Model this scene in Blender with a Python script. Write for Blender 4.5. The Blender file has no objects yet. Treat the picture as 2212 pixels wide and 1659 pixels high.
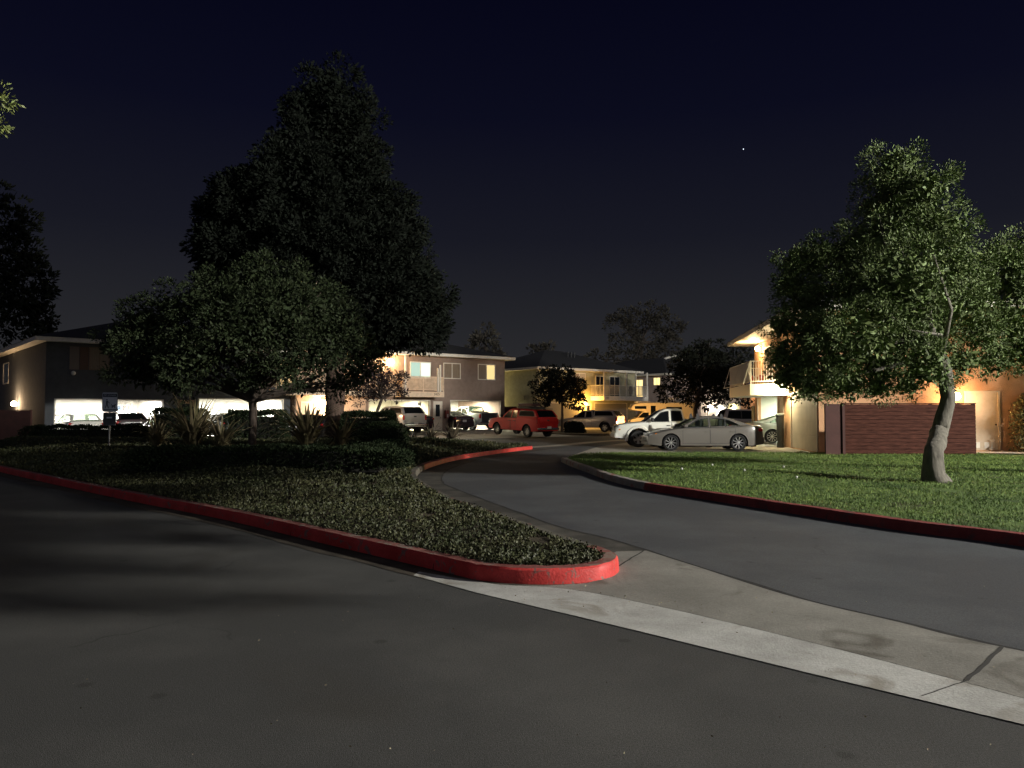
import bpy, bmesh, math, random
import numpy as np
from mathutils import Vector, Matrix
from mathutils.geometry import tessellate_polygon
from mathutils import noise as mnz
R = math.radians
random.seed(7); rng = np.random.default_rng(7)
sc = bpy.context.scene
# ---------------------------------------------------------------- camera
CAM_H = 1.6; FPX = 1661.0; PITCH = R(2.14)
cd = bpy.data.cameras.new("camera"); cam = bpy.data.objects.new("camera", cd); sc.collection.objects.link(cam)
cam.location = (0, 0, CAM_H); cam.rotation_euler = (R(90) + PITCH, 0, 0)
cd.sensor_width = 36; cd.lens = FPX / 2212 * 36; cd.clip_end = 3000; cd.clip_start = .05
sc.camera = cam
# ---------------------------------------------------------------- night sky
SUN_AZ = Vector((.85, -.53)).normalized(); SUN_EL = R(21)
world = bpy.data.worlds.new("World"); sc.world = world; world.use_nodes = True
nt = world.node_tree; nt.nodes.clear()
def N(nt, t, **k):
    n = nt.nodes.new(t)
    for a, b in k.items(): setattr(n, a, b)
    return n
wo = N(nt, 'ShaderNodeOutputWorld'); bg = N(nt, 'ShaderNodeBackground'); tc = N(nt, 'ShaderNodeTexCoord')
sep = N(nt, 'ShaderNodeSeparateXYZ'); ramp = N(nt, 'ShaderNodeValToRGB')
nt.links.new(tc.outputs['Generated'], sep.inputs[0]); nt.links.new(sep.outputs['Z'], ramp.inputs[0])
SKYK = 1.0
cr = ramp.color_ramp
cr.elements[0].position = 0.0; cr.elements[0].color = (.0135, .0133, .0142, 1)
cr.elements[1].position = 1.0; cr.elements[1].color = (.0008, .0008, .004, 1)
for p, c in ((.10, (.0096, .0098, .0115)), (.22, (.0044, .0047, .0080)), (.36, (.0017, .0019, .0060)), (.52, (.0007, .0008, .0040))):
    e = cr.elements.new(p); e.color = (*c, 1)
# fill glow added to the sky behind the camera, away from the houses
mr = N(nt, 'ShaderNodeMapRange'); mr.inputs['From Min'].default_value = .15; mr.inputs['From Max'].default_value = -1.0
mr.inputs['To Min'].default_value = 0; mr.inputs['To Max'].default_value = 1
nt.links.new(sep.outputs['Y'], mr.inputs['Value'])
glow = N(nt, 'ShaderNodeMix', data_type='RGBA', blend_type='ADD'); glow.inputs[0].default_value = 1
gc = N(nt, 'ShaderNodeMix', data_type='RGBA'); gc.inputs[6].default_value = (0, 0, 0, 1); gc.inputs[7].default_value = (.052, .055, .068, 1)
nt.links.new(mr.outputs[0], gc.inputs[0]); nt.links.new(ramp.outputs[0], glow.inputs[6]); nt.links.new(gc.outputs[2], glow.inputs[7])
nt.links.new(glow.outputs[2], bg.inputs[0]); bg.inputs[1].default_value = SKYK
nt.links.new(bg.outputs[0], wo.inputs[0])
# ---------------------------------------------------------------- faint moonlight; the street lamp itself is built with the street furniture
sl = bpy.data.lights.new("sun", 'SUN'); sl.energy = .10; sl.angle = R(.6); sl.color = (1.0, .97, .90)
so = bpy.data.objects.new("sun", sl); sc.collection.objects.link(so)
sd = Vector((SUN_AZ.x * math.cos(SUN_EL), SUN_AZ.y * math.cos(SUN_EL), math.sin(SUN_EL)))
so.rotation_euler = sd.to_track_quat('Z', 'Y').to_euler(); so.location = (20, -15, 30)
sc.view_settings.view_transform = 'Standard'; sc.view_settings.look = 'None'; sc.view_settings.exposure = 1.0; sc.view_settings.gamma = 1
sc.cycles.use_denoising = True; sc.cycles.max_bounces = 6; sc.cycles.diffuse_bounces = 3; sc.cycles.glossy_bounces = 3
sc.cycles.transparent_max_bounces = 12; sc.cycles.sample_clamp_indirect = 4; sc.cycles.caustics_reflective = False; sc.cycles.caustics_refractive = False
# ---------------------------------------------------------------- helpers
def at(u, v, Y):
    """photo point (2212 wide) at distance Y -> place"""
    dx = (u - 1106) / FPX; up = (829.5 - v) / FPX
    y = math.cos(PITCH) - up * math.sin(PITCH); z = math.sin(PITCH) + up * math.cos(PITCH)
    s = Y / y
    return Vector((s * dx, Y, CAM_H + s * z))
def gnd(u, v, z=0.0):
    dx = (u - 1106) / FPX; up = (829.5 - v) / FPX
    y = math.cos(PITCH) - up * math.sin(PITCH); zz = math.sin(PITCH) + up * math.cos(PITCH)
    s = (z - CAM_H) / zz
    return Vector((s * dx, s * y, z))
MATS = {}
def mat(name, col, rough=.7, nscale=0, namt=.15, col2=None, bump=0, bscale=60, metal=0, coat=0, island=0, spec=.5, emit=None, estr=0, trans=0, stretch=None):
    if name in MATS: return MATS[name]
    m = bpy.data.materials.new(name); m.use_nodes = True; t = m.node_tree; p = t.nodes['Principled BSDF']
    p.inputs['Base Color'].default_value = (*col, 1); p.inputs['Roughness'].default_value = rough
    p.inputs['Metallic'].default_value = metal; p.inputs['Specular IOR Level'].default_value = spec
    if coat: p.inputs['Coat Weight'].default_value = coat; p.inputs['Coat Roughness'].default_value = .06
    if emit: p.inputs['Emission Color'].default_value = (*emit, 1); p.inputs['Emission Strength'].default_value = estr
    co = N(t, 'ShaderNodeTexCoord'); vec = co.outputs['Object']
    if stretch:
        mp = N(t, 'ShaderNodeMapping'); mp.inputs['Scale'].default_value = stretch; t.links.new(vec, mp.inputs[0]); vec = mp.outputs[0]
    if nscale:
        nz = N(t, 'ShaderNodeTexNoise'); nz.inputs['Scale'].default_value = nscale; nz.inputs['Detail'].default_value = 6; nz.inputs['Roughness'].default_value = .62
        t.links.new(vec, nz.inputs['Vector'])
        c = N(t, 'ShaderNodeValToRGB'); a = col; b = col2 or tuple(min(1, x * (1 + namt * 2)) for x in col); a = tuple(x * (1 - namt) for x in col) if not col2 else col
        c.color_ramp.elements[0].position = .3; c.color_ramp.elements[0].color = (*a, 1); c.color_ramp.elements[1].position = .7; c.color_ramp.elements[1].color = (*b, 1)
        t.links.new(nz.outputs['Fac'], c.inputs[0]); out = c.outputs[0]
        t.links.new(out, p.inputs['Base Color'])
    if island:
        g = N(t, 'ShaderNodeNewGeometry'); hs = N(t, 'ShaderNodeHueSaturation'); hs.inputs['Color'].default_value = (*col, 1)
        m1 = N(t, 'ShaderNodeMapRange'); m1.inputs['To Min'].default_value = 1 - island; m1.inputs['To Max'].default_value = 1 + island * 1.3
        t.links.new(g.outputs['Random Per Island'], m1.inputs['Value']); t.links.new(m1.outputs[0], hs.inputs['Value'])
        m2 = N(t, 'ShaderNodeMapRange'); m2.inputs['To Min'].default_value = .485; m2.inputs['To Max'].default_value = .515
        mm = N(t, 'ShaderNodeMath', operation='FRACT'); ml = N(t, 'ShaderNodeMath', operation='MULTIPLY'); ml.inputs[1].default_value = 17.3
        t.links.new(g.outputs['Random Per Island'], ml.inputs[0]); t.links.new(ml.outputs[0], mm.inputs[0]); t.links.new(mm.outputs[0], m2.inputs['Value'])
        t.links.new(m2.outputs[0], hs.inputs['Hue'])
        if nscale: t.links.new(c.outputs[0], hs.inputs['Color'])
        t.links.new(hs.outputs[0], p.inputs['Base Color'])
    if bump:
        nb = N(t, 'ShaderNodeTexNoise'); nb.inputs['Scale'].default_value = bscale; nb.inputs['Detail'].default_value = 5
        t.links.new(vec, nb.inputs['Vector'])
        bp = N(t, 'ShaderNodeBump'); bp.inputs['Strength'].default_value = bump; bp.inputs['Distance'].default_value = .02
        t.links.new(nb.outputs['Fac'], bp.inputs['Height']); t.links.new(bp.outputs[0], p.inputs['Normal'])
    if trans:
        o = t.nodes['Material Output']; tr = N(t, 'ShaderNodeBsdfTransparent'); tr.inputs[0].default_value = (.62, .70, .64, 1); mx = N(t, 'ShaderNodeMixShader'); mx.inputs[0].default_value = trans
        t.links.new(p.outputs[0], mx.inputs[1]); t.links.new(tr.outputs[0], mx.inputs[2]); t.links.new(mx.outputs[0], o.inputs[0])
    MATS[name] = m; return m
def emat(name, col, s):
    return mat(name, (.02, .02, .02), 1, emit=col, estr=s)
class MB:
    def __init__(s): s.v = []; s.f = []; s.m = []
    def add(s, vs, fs, mi=0):
        o = len(s.v); s.v += [tuple(v) for v in vs]; s.f += [tuple(i + o for i in f) for f in fs]; s.m += [mi] * len(fs); return s
    def box(s, x0, x1, y0, y1, z0, z1, M=None, mi=0):
        vs = [Vector((x, y, z)) for z in (z0, z1) for x, y in ((x0, y0), (x1, y0), (x1, y1), (x0, y1))]
        if M is not None: vs = [M @ v for v in vs]
        return s.add(vs, [(3, 2, 1, 0), (4, 5, 6, 7), (0, 1, 5, 4), (1, 2, 6, 5), (2, 3, 7, 6), (3, 0, 4, 7)], mi)
    def bar(s, a, b, w, h=None, mi=0):
        a = Vector(a); b = Vector(b); d = b - a; q = d.to_track_quat('Z', 'Y').to_matrix().to_4x4(); q.translation = a
        h = h or w
        return s.box(-w / 2, w / 2, -h / 2, h / 2, 0, d.length, q, mi)
    def tube(s, pts, rad, n=8, cap=True, mi=0):
        pts = [Vector(p) for p in pts]; rad = rad if hasattr(rad, '__len__') else [rad] * len(pts); rings = []
        for i, p in enumerate(pts):
            d = (pts[min(i + 1, len(pts) - 1)] - pts[max(i - 1, 0)]).normalized()
            if i == 0: q = Vector((0, 0, 1)).rotation_difference(d).to_matrix()
            else: q = pd.rotation_difference(d).to_matrix() @ q
            pd = d
            rings += [p + q @ Vector((math.cos(2 * math.pi * k / n) * rad[i], math.sin(2 * math.pi * k / n) * rad[i], 0)) for k in range(n)]
        fs = [(i * n + k, i * n + (k + 1) % n, (i + 1) * n + (k + 1) % n, (i + 1) * n + k) for i in range(len(pts) - 1) for k in range(n)]
        if cap: fs += [tuple(range(n))[::-1], tuple(range((len(pts) - 1) * n, len(pts) * n))]
        return s.add(rings, fs, mi)
    def lathe(s, prof, n=24, M=None, mi=0, a0=0, a1=2 * math.pi, closed=True):
        """profile (r, h) turned round local Y axis -> wheels"""
        vs = []; m = n if closed else n + 1
        for k in range(m):
            a = a0 + (a1 - a0) * k / n
            vs += [Vector((r * math.cos(a), h, r * math.sin(a))) for r, h in prof]
        if M is not None: vs = [M @ v for v in vs]
        P = len(prof)
        fs = [(k * P + i, ((k + 1) % m) * P + i, ((k + 1) % m) * P + i + 1, k * P + i + 1) for k in range(n) for i in range(P - 1)]
        return s.add(vs, fs, mi)
    def poly(s, pts, z0, z1, M=None, mi=0):
        """prism of a plan outline; z0/z1"""
        n = len(pts); vs = [Vector((p[0], p[1], z0)) for p in pts] + [Vector((p[0], p[1], z1)) for p in pts]
        if M is not None: vs = [M @ v for v in vs]
        tr = tessellate_polygon([[Vector((p[0], p[1], 0)) for p in pts]])
        fs = [tuple(n + i for i in t) for t in tr] + [tuple(t[::-1]) for t in tr] + [(i, (i + 1) % n, n + (i + 1) % n, n + i) for i in range(n)]
        return s.add(vs, fs, mi)
    def sphere(s, c, r, n=12, sz=1, mi=0):
        c = Vector(c); m = n // 2
        vs = [c + Vector((r * math.sin(math.pi * i / m) * math.cos(2 * math.pi * k / n), r * math.sin(math.pi * i / m) * math.sin(2 * math.pi * k / n), r * sz * math.cos(math.pi * i / m))) for i in range(m + 1) for k in range(n)]
        return s.add(vs, [(i * n + k, (i + 1) * n + k, (i + 1) * n + (k + 1) % n, i * n + (k + 1) % n) for i in range(m) for k in range(n)], mi)
    def build(s, name, m, parent=None, smooth=False, M=None, fix=True):
        me = bpy.data.meshes.new(name); me.from_pydata(s.v, [], s.f)
        for x in (m if isinstance(m, (list, tuple)) else [m]): me.materials.append(x)
        if isinstance(m, (list, tuple)): me.polygons.foreach_set('material_index', s.m)
        if fix or smooth:
            b = bmesh.new(); b.from_mesh(me); bmesh.ops.remove_doubles(b, verts=b.verts, dist=1e-5); bmesh.ops.recalc_face_normals(b, faces=b.faces); b.to_mesh(me); b.free()
        if smooth:
            me.polygons.foreach_set('use_smooth', [True] * len(me.polygons))
            try: me.set_sharp_from_angle(angle=R(smooth if smooth > 1 else 35))
            except Exception: pass
        me.update()
        o = bpy.data.objects.new(name, me); sc.collection.objects.link(o)
        if M is not None: o.matrix_world = M
        if parent is not None: o.parent = parent
        return o
def tag(o, label=None, cat=None, group=None, kind=None):
    if label: o['label'] = label
    if cat: o['category'] = cat
    if group: o['group'] = group
    if kind: o['kind'] = kind
    return o
def empty(name, loc=(0, 0, 0), rz=0, label=None, cat=None, group=None):
    o = bpy.data.objects.new(name, None); sc.collection.objects.link(o); o.location = loc; o.rotation_euler = (0, 0, rz); o.empty_display_size = .3
    return tag(o, label, cat, group)
def lamp(name, loc, power, col, radius=.06, parent=None, typ='POINT', size=None, rot=None):
    l = bpy.data.lights.new(name, typ); l.energy = power; l.color = col
    if typ == 'POINT': l.shadow_soft_size = radius
    else: l.shape = 'RECTANGLE'; l.size, l.size_y = size
    o = bpy.data.objects.new(name, l); sc.collection.objects.link(o); o.location = loc
    if rot: o.rotation_euler = rot
    if parent is not None: o.parent = parent
    return o
def children(o): return [c for c in bpy.data.objects if c.parent == o]
def copy_tree(o, parent=None):
    c = o.copy(); sc.collection.objects.link(c)
    if parent is not None: c.parent = parent
    for ch in children(o): copy_tree(ch, c)
    return c
def leaves(name, C, D, size, m, parent=None, aspect=.45, curl=.0):
    """C centres, D growth directions, size array : one rhombic leaf each"""
    n = len(C); D = D / np.maximum(np.linalg.norm(D, axis=1, keepdims=True), 1e-6)
    r = rng.normal(size=(n, 3)); S = np.cross(D, r); S /= np.maximum(np.linalg.norm(S, axis=1, keepdims=True), 1e-6)
    size = size.reshape(-1, 1)
    a = C; b = C + D * size * .45 + S * size * aspect * .5; c = C + D * size; d = C + D * size * .45 - S * size * aspect * .5
    V = np.stack([a, b, c, d], 1).reshape(-1, 3).astype(np.float32)
    me = bpy.data.meshes.new(name); me.vertices.add(4 * n); me.vertices.foreach_set('co', V.ravel())
    me.loops.add(4 * n); me.loops.foreach_set('vertex_index', np.arange(4 * n, dtype=np.int32))
    me.polygons.add(n); me.polygons.foreach_set('loop_start', np.arange(n, dtype=np.int32) * 4); 
    me.materials.append(m); me.update(calc_edges=True); me.validate()
    o = bpy.data.objects.new(name, me); sc.collection.objects.link(o)
    if parent is not None: o.parent = parent
    return o
def crown_pts(lobes, per, clump_r, nleaf, up=.25, inner=.25, spread=1.0, fill=0, big=None):
    big = [] if big is None else big
    """lobes: (x,y,z,r[,rz]); per = clumps per unit of lobe surface; returns leaf centres and directions, and clump centres"""
    Cs = []; Ds = []; K = []
    for L in lobes:
        x, y, z, r = L[:4]; rz = L[4] if len(L) > 4 else r * .85
        k = max(3, int(per * r * r))
        d = rng.normal(size=(k, 3)); d[:, 2] += up; d /= np.linalg.norm(d, axis=1, keepdims=True)
        rr = np.where(rng.random(k) < inner, rng.uniform(.25, .8, k), rng.uniform(.82, 1.08, k)).reshape(-1, 1)
        c = np.array([x, y, z]) + d * rr * np.array([r, r, rz])
        K.append(c)
        if fill:
            q = int(fill * r * r); e = rng.normal(size=(q, 3)); e /= np.linalg.norm(e, axis=1, keepdims=True); fr = rng.uniform(.2, .84, (q, 1))
            Cs.append(np.array([x, y, z]) + e * fr * np.array([r, r, rz])); Ds.append(rng.normal(size=(q, 3))); big.append((sum(len(t) for t in Cs[:-1]), q))
        cr_ = clump_r * rng.uniform(.6, 1.35, k)
        for i in range(k):
            m = max(4, int(nleaf * (cr_[i] / clump_r) ** 2 * rng.uniform(.7, 1.2)))
            e = rng.normal(size=(m, 3)); e += d[i] * .8; e /= np.linalg.norm(e, axis=1, keepdims=True)
            Cs.append(c[i] + e * cr_[i] * rng.uniform(.35, 1.0, (m, 1)) * np.array([1, 1, .8])); Ds.append(e * spread + d[i] * .5 + rng.normal(size=(m, 3)) * .35)
    return np.concatenate(Cs), np.concatenate(Ds), np.concatenate(K)
def bark_trunk(path, rad, n=12, rough=.06):
    mb = MB(); P = []; Q = []
    for i in range(len(path) - 1):
        for k in range(8):
            t = k / 8; P.append(Vector(path[i]).lerp(Vector(path[i + 1]), t)); Q.append(rad[i] * (1 - t) + rad[i + 1] * t)
    P.append(Vector(path[-1])); Q.append(rad[-1])
    mb.tube(P, Q, n)
    out = []
    for i, v in enumerate(mb.v):
        j = min(i // n, len(Q) - 1); d = (Vector(v) - P[j]); v = Vector(v); f = (mnz.noise(Vector((v.x * 9, v.y * 9, v.z * 2.2))) * .5 + mnz.noise(Vector((v.x * 4, v.y * 4, v.z * 1.1))) * .9) * rough * 2.2
        out.append(tuple(v + d * f))
    mb.v = out; return mb

def text_mesh(name, body, size, extrude, m, parent, loc, rot):
    c = bpy.data.curves.new('txt', 'FONT'); c.body = body; c.size = size; c.extrude = extrude; c.align_x = 'CENTER'; c.align_y = 'CENTER'
    t = bpy.data.objects.new('txt', c); sc.collection.objects.link(t); dg = bpy.context.evaluated_depsgraph_get(); dg.update()
    me = bpy.data.meshes.new_from_object(t.evaluated_get(dg)); me.name = name; bpy.data.objects.remove(t); bpy.data.curves.remove(c)
    me.materials.clear(); me.materials.append(m); o = bpy.data.objects.new(name, me); sc.collection.objects.link(o); o.parent = parent; o.location = loc; o.rotation_euler = rot; return o
# ================================================================= GROUND
def crom(P, k=6, closed=False):
    P = [Vector((p[0], p[1], 0)) for p in P]; out = []
    n = len(P)
    for i in range(n - 1):
        p0 = P[max(i - 1, 0)]; p1 = P[i]; p2 = P[i + 1]; p3 = P[min(i + 2, n - 1)]
        for j in range(k):
            t = j / k
            out.append(.5 * ((2 * p1) + (p2 - p0) * t + (2 * p0 - 5 * p1 + 4 * p2 - p3) * t * t + (3 * p1 - p0 - 3 * p2 + p3) * t ** 3))
    out.append(P[-1]); return out
def offset(P, d):
    out = []
    for i in range(len(P)):
        t = (P[min(i + 1, len(P) - 1)] - P[max(i - 1, 0)]); t.normalize(); out.append(P[i] + Vector((-t.y, t.x, 0)) * d)
    return out
def kerb(name, P, m, side=1, w=.16, h=.15, label=None, top=None):
    """P: base line on the road side; side=+1 the bed lies to the left of the walk"""
    mb = MB(); prof = [(0, -.05), (.008, h * .55), (.014, h - .022), (.032, h - .003), (w, h), (w + .004, -.05)]
    rows = [offset(P, side * a) for a, b in prof]; n = len(P); k = len(prof)
    vs = [Vector((rows[j][i].x, rows[j][i].y, prof[j][1] + random.uniform(-.003, .003) * (j in (2, 3, 4)))) for i in range(n) for j in range(k)]
    mb.add(vs, [(i * k + j, (i + 1) * k + j, (i + 1) * k + j + 1, i * k + j + 1) for i in range(n - 1) for j in range(k - 1)] + [tuple(range(k)), tuple(range((n - 1) * k, n * k))[::-1]])
    if top: mb.m = [1 if (q // (1) < (n - 1) * (k - 1) and q % (k - 1) >= 3) else 0 for q in range(len(mb.f))]
    o = mb.build(name, [m, top] if top else m, smooth=34); tag(o, kind='structure')
    jb = MB(); acc = 1.3; jr = [offset(P, side * a) for a, b in [(-.003, 0), (.010, 0), (.020, 0), (.044, 0), (w, 0)]]; jz = [0.0, h * .55, h - .028, h - .003, h + .003]
    for i in range(1, n - 1):
        acc += (P[i] - P[i - 1]).length
        if acc > 3.0:
            acc = 0; t = (P[i + 1] - P[i - 1]).normalized() * .005
            vs = [Vector((jr[j][i].x, jr[j][i].y, jz[j])) + s * t for j in range(5) for s in (-1, 1)]
            jb.add(vs, [(2 * j, 2 * j + 1, 2 * j + 3, 2 * j + 2) for j in range(4)])
    if jb.f: tag(jb.build(name + '_joint', mat('joint', (.02, .018, .016), .95)), kind='structure')
    return o
def blend_mat(name, a, b, sc1, lo=.45, hi=.6, rough=.85, fine=.15, fsc=90, bump=.25, bsc=160, c=None, csc=.6, cth=(.55, .7), bd=.008, crack=0):
    """two tones of a surface in large blots + fine grain"""
    m = bpy.data.materials.new(name); m.use_nodes = True; t = m.node_tree; p = t.nodes['Principled BSDF']; p.inputs['Roughness'].default_value = rough
    p.inputs['Specular IOR Level'].default_value = .3
    co = N(t, 'ShaderNodeTexCoord'); V = co.outputs['Object']
    n1 = N(t, 'ShaderNodeTexNoise'); n1.inputs['Scale'].default_value = sc1; n1.inputs['Detail'].default_value = 7; n1.inputs['Roughness'].default_value = .6; t.links.new(V, n1.inputs['Vector'])
    r1 = N(t, 'ShaderNodeValToRGB'); r1.color_ramp.elements[0].position = lo; r1.color_ramp.elements[0].color = (*a, 1); r1.color_ramp.elements[1].position = hi; r1.color_ramp.elements[1].color = (*b, 1); t.links.new(n1.outputs[0], r1.inputs[0])
    out = r1.outputs[0]
    if c:
        n3 = N(t, 'ShaderNodeTexNoise'); n3.inputs['Scale'].default_value = csc; n3.inputs['Detail'].default_value = 4; n3.inputs['Distortion'].default_value = 1.5; t.links.new(V, n3.inputs['Vector'])
        mr_ = N(t, 'ShaderNodeMapRange'); mr_.inputs['From Min'].default_value = cth[0]; mr_.inputs['From Max'].default_value = cth[1]; t.links.new(n3.outputs[0], mr_.inputs[0])
        mx = N(t, 'ShaderNodeMix', data_type='RGBA'); mx.inputs[7].default_value = (*c, 1); t.links.new(mr_.outputs[0], mx.inputs[0]); t.links.new(out, mx.inputs[6]); out = mx.outputs[2]
    if crack:
        nd = N(t, 'ShaderNodeTexNoise'); nd.inputs['Scale'].default_value = 2.2; nd.inputs['Detail'].default_value = 4; t.links.new(V, nd.inputs['Vector'])
        va = N(t, 'ShaderNodeMix', data_type='VECTOR'); va.inputs[0].default_value = .30; t.links.new(V, va.inputs[4]); t.links.new(nd.outputs['Color'], va.inputs[5])
        vo = N(t, 'ShaderNodeTexVoronoi', feature='DISTANCE_TO_EDGE'); vo.inputs['Scale'].default_value = crack; t.links.new(va.outputs[1], vo.inputs['Vector'])
        k1 = N(t, 'ShaderNodeMapRange'); k1.inputs['From Min'].default_value = .0008; k1.inputs['From Max'].default_value = .0045; k1.inputs['To Min'].default_value = 1; k1.inputs['To Max'].default_value = 0; t.links.new(vo.outputs['Distance'], k1.inputs[0])
        nm = N(t, 'ShaderNodeTexNoise'); nm.inputs['Scale'].default_value = .45; t.links.new(V, nm.inputs['Vector'])
        k2 = N(t, 'ShaderNodeMapRange'); k2.inputs['From Min'].default_value = .56; k2.inputs['From Max'].default_value = .70; t.links.new(nm.outputs[0], k2.inputs[0])
        k3 = N(t, 'ShaderNodeMath', operation='MULTIPLY'); t.links.new(k1.outputs[0], k3.inputs[0]); t.links.new(k2.outputs[0], k3.inputs[1])
        mk = N(t, 'ShaderNodeMix', data_type='RGBA'); mk.inputs[7].default_value = (.012, .012, .012, 1); t.links.new(k3.outputs[0], mk.inputs[0]); t.links.new(out, mk.inputs[6]); out = mk.outputs[2]
        # oil drips and gum: small dark dots, sparse
        vs_ = N(t, 'ShaderNodeTexVoronoi'); vs_.inputs['Scale'].default_value = 1.7; t.links.new(V, vs_.inputs['Vector'])
        k4 = N(t, 'ShaderNodeMapRange'); k4.inputs['From Min'].default_value = .05; k4.inputs['From Max'].default_value = .10; k4.inputs['To Min'].default_value = .55; k4.inputs['To Max'].default_value = 0; t.links.new(vs_.outputs['Distance'], k4.inputs[0])
        k5 = N(t, 'ShaderNodeMix', data_type='RGBA'); k5.inputs[7].default_value = (.02, .019, .018, 1); t.links.new(k4.outputs[0], k5.inputs[0]); t.links.new(out, k5.inputs[6]); out = k5.outputs[2]
    n2 = N(t, 'ShaderNodeTexNoise'); n2.inputs['Scale'].default_value = fsc; n2.inputs['Detail'].default_value = 3; t.links.new(V, n2.inputs['Vector'])
    m2 = N(t, 'ShaderNodeMapRange'); m2.inputs['From Min'].default_value = .3; m2.inputs['From Max'].default_value = .7; m2.inputs['To Min'].default_value = 1 - fine; m2.inputs['To Max'].default_value = 1 + fine; t.links.new(n2.outputs[0], m2.inputs[0])
    hs = N(t, 'ShaderNodeHueSaturation'); t.links.new(m2.outputs[0], hs.inputs['Value']); t.links.new(out, hs.inputs['Color']); t.links.new(hs.outputs[0], p.inputs['Base Color'])
    nb = N(t, 'ShaderNodeTexNoise'); nb.inputs['Scale'].default_value = bsc; nb.inputs['Detail'].default_value = 4; t.links.new(V, nb.inputs['Vector'])
    bp = N(t, 'ShaderNodeBump'); bp.inputs['Strength'].default_value = bump; bp.inputs['Distance'].default_value = bd; t.links.new(nb.outputs[0], bp.inputs['Height']); t.links.new(bp.outputs[0], p.inputs['Normal'])
    MATS[name] = m; return m
M_STREET = blend_mat('street_asphalt', (.050, .050, .048), (.072, .071, .067), .35, rough=.8, c=(.043, .040, .035), csc=.25, fine=.36, fsc=90, bump=.5, bsc=190, bd=.010, crack=.35)
M_SIDE = blend_mat('side_asphalt', (.054, .057, .063), (.074, .078, .084), .5, rough=.75, fine=.3, fsc=90, bump=.45, bsc=190, bd=.010, crack=.28)
M_DARKTAR = blend_mat('tar', (.012, .012, .013), (.03, .029, .028), 3, fine=.3)
M_PAN = blend_mat('gutter_concrete', (.30, .295, .275), (.46, .455, .43), 1.6, .35, .65, rough=.9, fine=.12, fsc=60, c=(.22, .20, .165), csc=1.3, bump=.4, bsc=70)
M_APRON = blend_mat('apron_concrete', (.155, .148, .130), (.245, .235, .208), 1.1, .35, .7, rough=.9, fine=.14, fsc=60, c=(.075, .066, .052), csc=1.1, bump=.4, bsc=70)
M_DRIVE = blend_mat('drive_concrete', (.27, .25, .21), (.40, .38, .33), .5, .35, .7, rough=.85, fine=.12, c=(.18, .165, .14), csc=.5)
M_RED = blend_mat('kerb_red_paint', (.38, .024, .020), (.56, .055, .05), 2.2, .35, .65, rough=.55, fine=.12, fsc=50, bump=.5, bsc=45, c=(.20, .10, .085), csc=7, cth=(.60, .66))
M_REDTOP = blend_mat('kerb_worn_top', (.15, .045, .038), (.26, .10, .085), 3, .35, .65, rough=.7, fine=.15, fsc=50, bump=.5, bsc=45, c=(.19, .16, .13), csc=4, cth=(.5, .62))
M_KERBG = blend_mat('kerb_concrete', (.20, .18, .155), (.32, .30, .27), 3, .35, .65, fine=.15, c=(.26, .06, .05), csc=2.2)
M_DARKRED = blend_mat('kerb_dark_red', (.17, .030, .028), (.25, .05, .045), 3, .35, .65, fine=.15, c=(.12, .05, .045), csc=4)  # darker red for the lawn kerb
M_SOIL = blend_mat('soil', (.028, .022, .014), (.06, .046, .028), 2.5, .35, .65, fine=.35, fsc=30, bump=.9, bsc=25)
M_LAWN = blend_mat('lawn_turf', (.036, .068, .015), (.10, .16, .036), 1.1, .35, .68, rough=.9, fine=.4, fsc=26, bump=1, bsc=30, c=(.05, .055, .02), csc=.6)
def sheet(name, pts, z, m):
    mb = MB(); tr = tessellate_polygon([[Vector((p[0], p[1], 0)) for p in pts]])
    mb.add([(p[0], p[1], z) for p in pts], [tuple(t) for t in tr]); o = mb.build(name, m)
    for f in o.data.polygons:
        if f.normal.z < 0:
            o.data.flip_normals(); break
    return tag(o, kind='structure')
sheet('ground', [(-900, -900), (900, -900), (900, 1500), (-900, 1500)], -.05, M_SOIL)
sheet('street', [(-70, -45), (70, -45), (70, 112), (-70, 112)], 0.0, M_STREET)
# island outline (road-side base of the kerb)
isl_street = crom([(-36, 43.2), (-24, 31.2), (-13.9, 20.9), (-7.55, 14.6), (-4.45, 11.7), (-2.25, 9.4), (-.95, 8.05), (-.36, 7.42)])
nose = crom([(-.36, 7.42), (.0, 7.25), (.42, 7.22), (.74, 7.32), (.98, 7.55), (1.09, 7.86), (1.07, 8.15), (.95, 8.5)])
isl_side = crom([(.95, 8.5), (.6, 9.3), (.25, 10.2), (-.56, 12.2), (-1.15, 13.8), (-2.02, 17.0), (-2.4, 19.6), (-2.44, 21.6)])
isl_curve = crom([(-2.44, 21.6), (-2.3, 23.3), (-1.84, 26.1), (-.8, 29.4), (.0, 31.6), (.9, 33.8)])
kerb('kerb_red_street', isl_street + nose[1:], M_RED, 1, top=M_REDTOP)
kerb('kerb_grey', isl_side, blend_mat('kerb_dark_grey', (.05, .048, .038), (.13, .118, .095), 2.5, .35, .65, fine=.2, c=(.15, .05, .04), csc=2.0), 1)  # dark grey-brown tones with reddish blots
kerb('kerb_red_curve', isl_curve, M_RED, 1, top=M_REDTOP)
def dist_poly(p, L):
    best = 1e9
    for a, b in zip(L[:-1], L[1:]):
        ab = b - a; t = max(0, min(1, (p - a).dot(ab) / max(ab.length_squared, 1e-9))); best = min(best, (p - a - ab * t).length)
    return best
def inside(p, L):
    c = False; j = len(L) - 1
    for i in range(len(L)):
        if (L[i].y > p.y) != (L[j].y > p.y) and p.x < (L[j].x - L[i].x) * (p.y - L[i].y) / (L[j].y - L[i].y) + L[i].x: c = not c
        j = i
    return c
from mathutils.geometry import delaunay_2d_cdt
from mathutils import noise as mnoise
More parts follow.
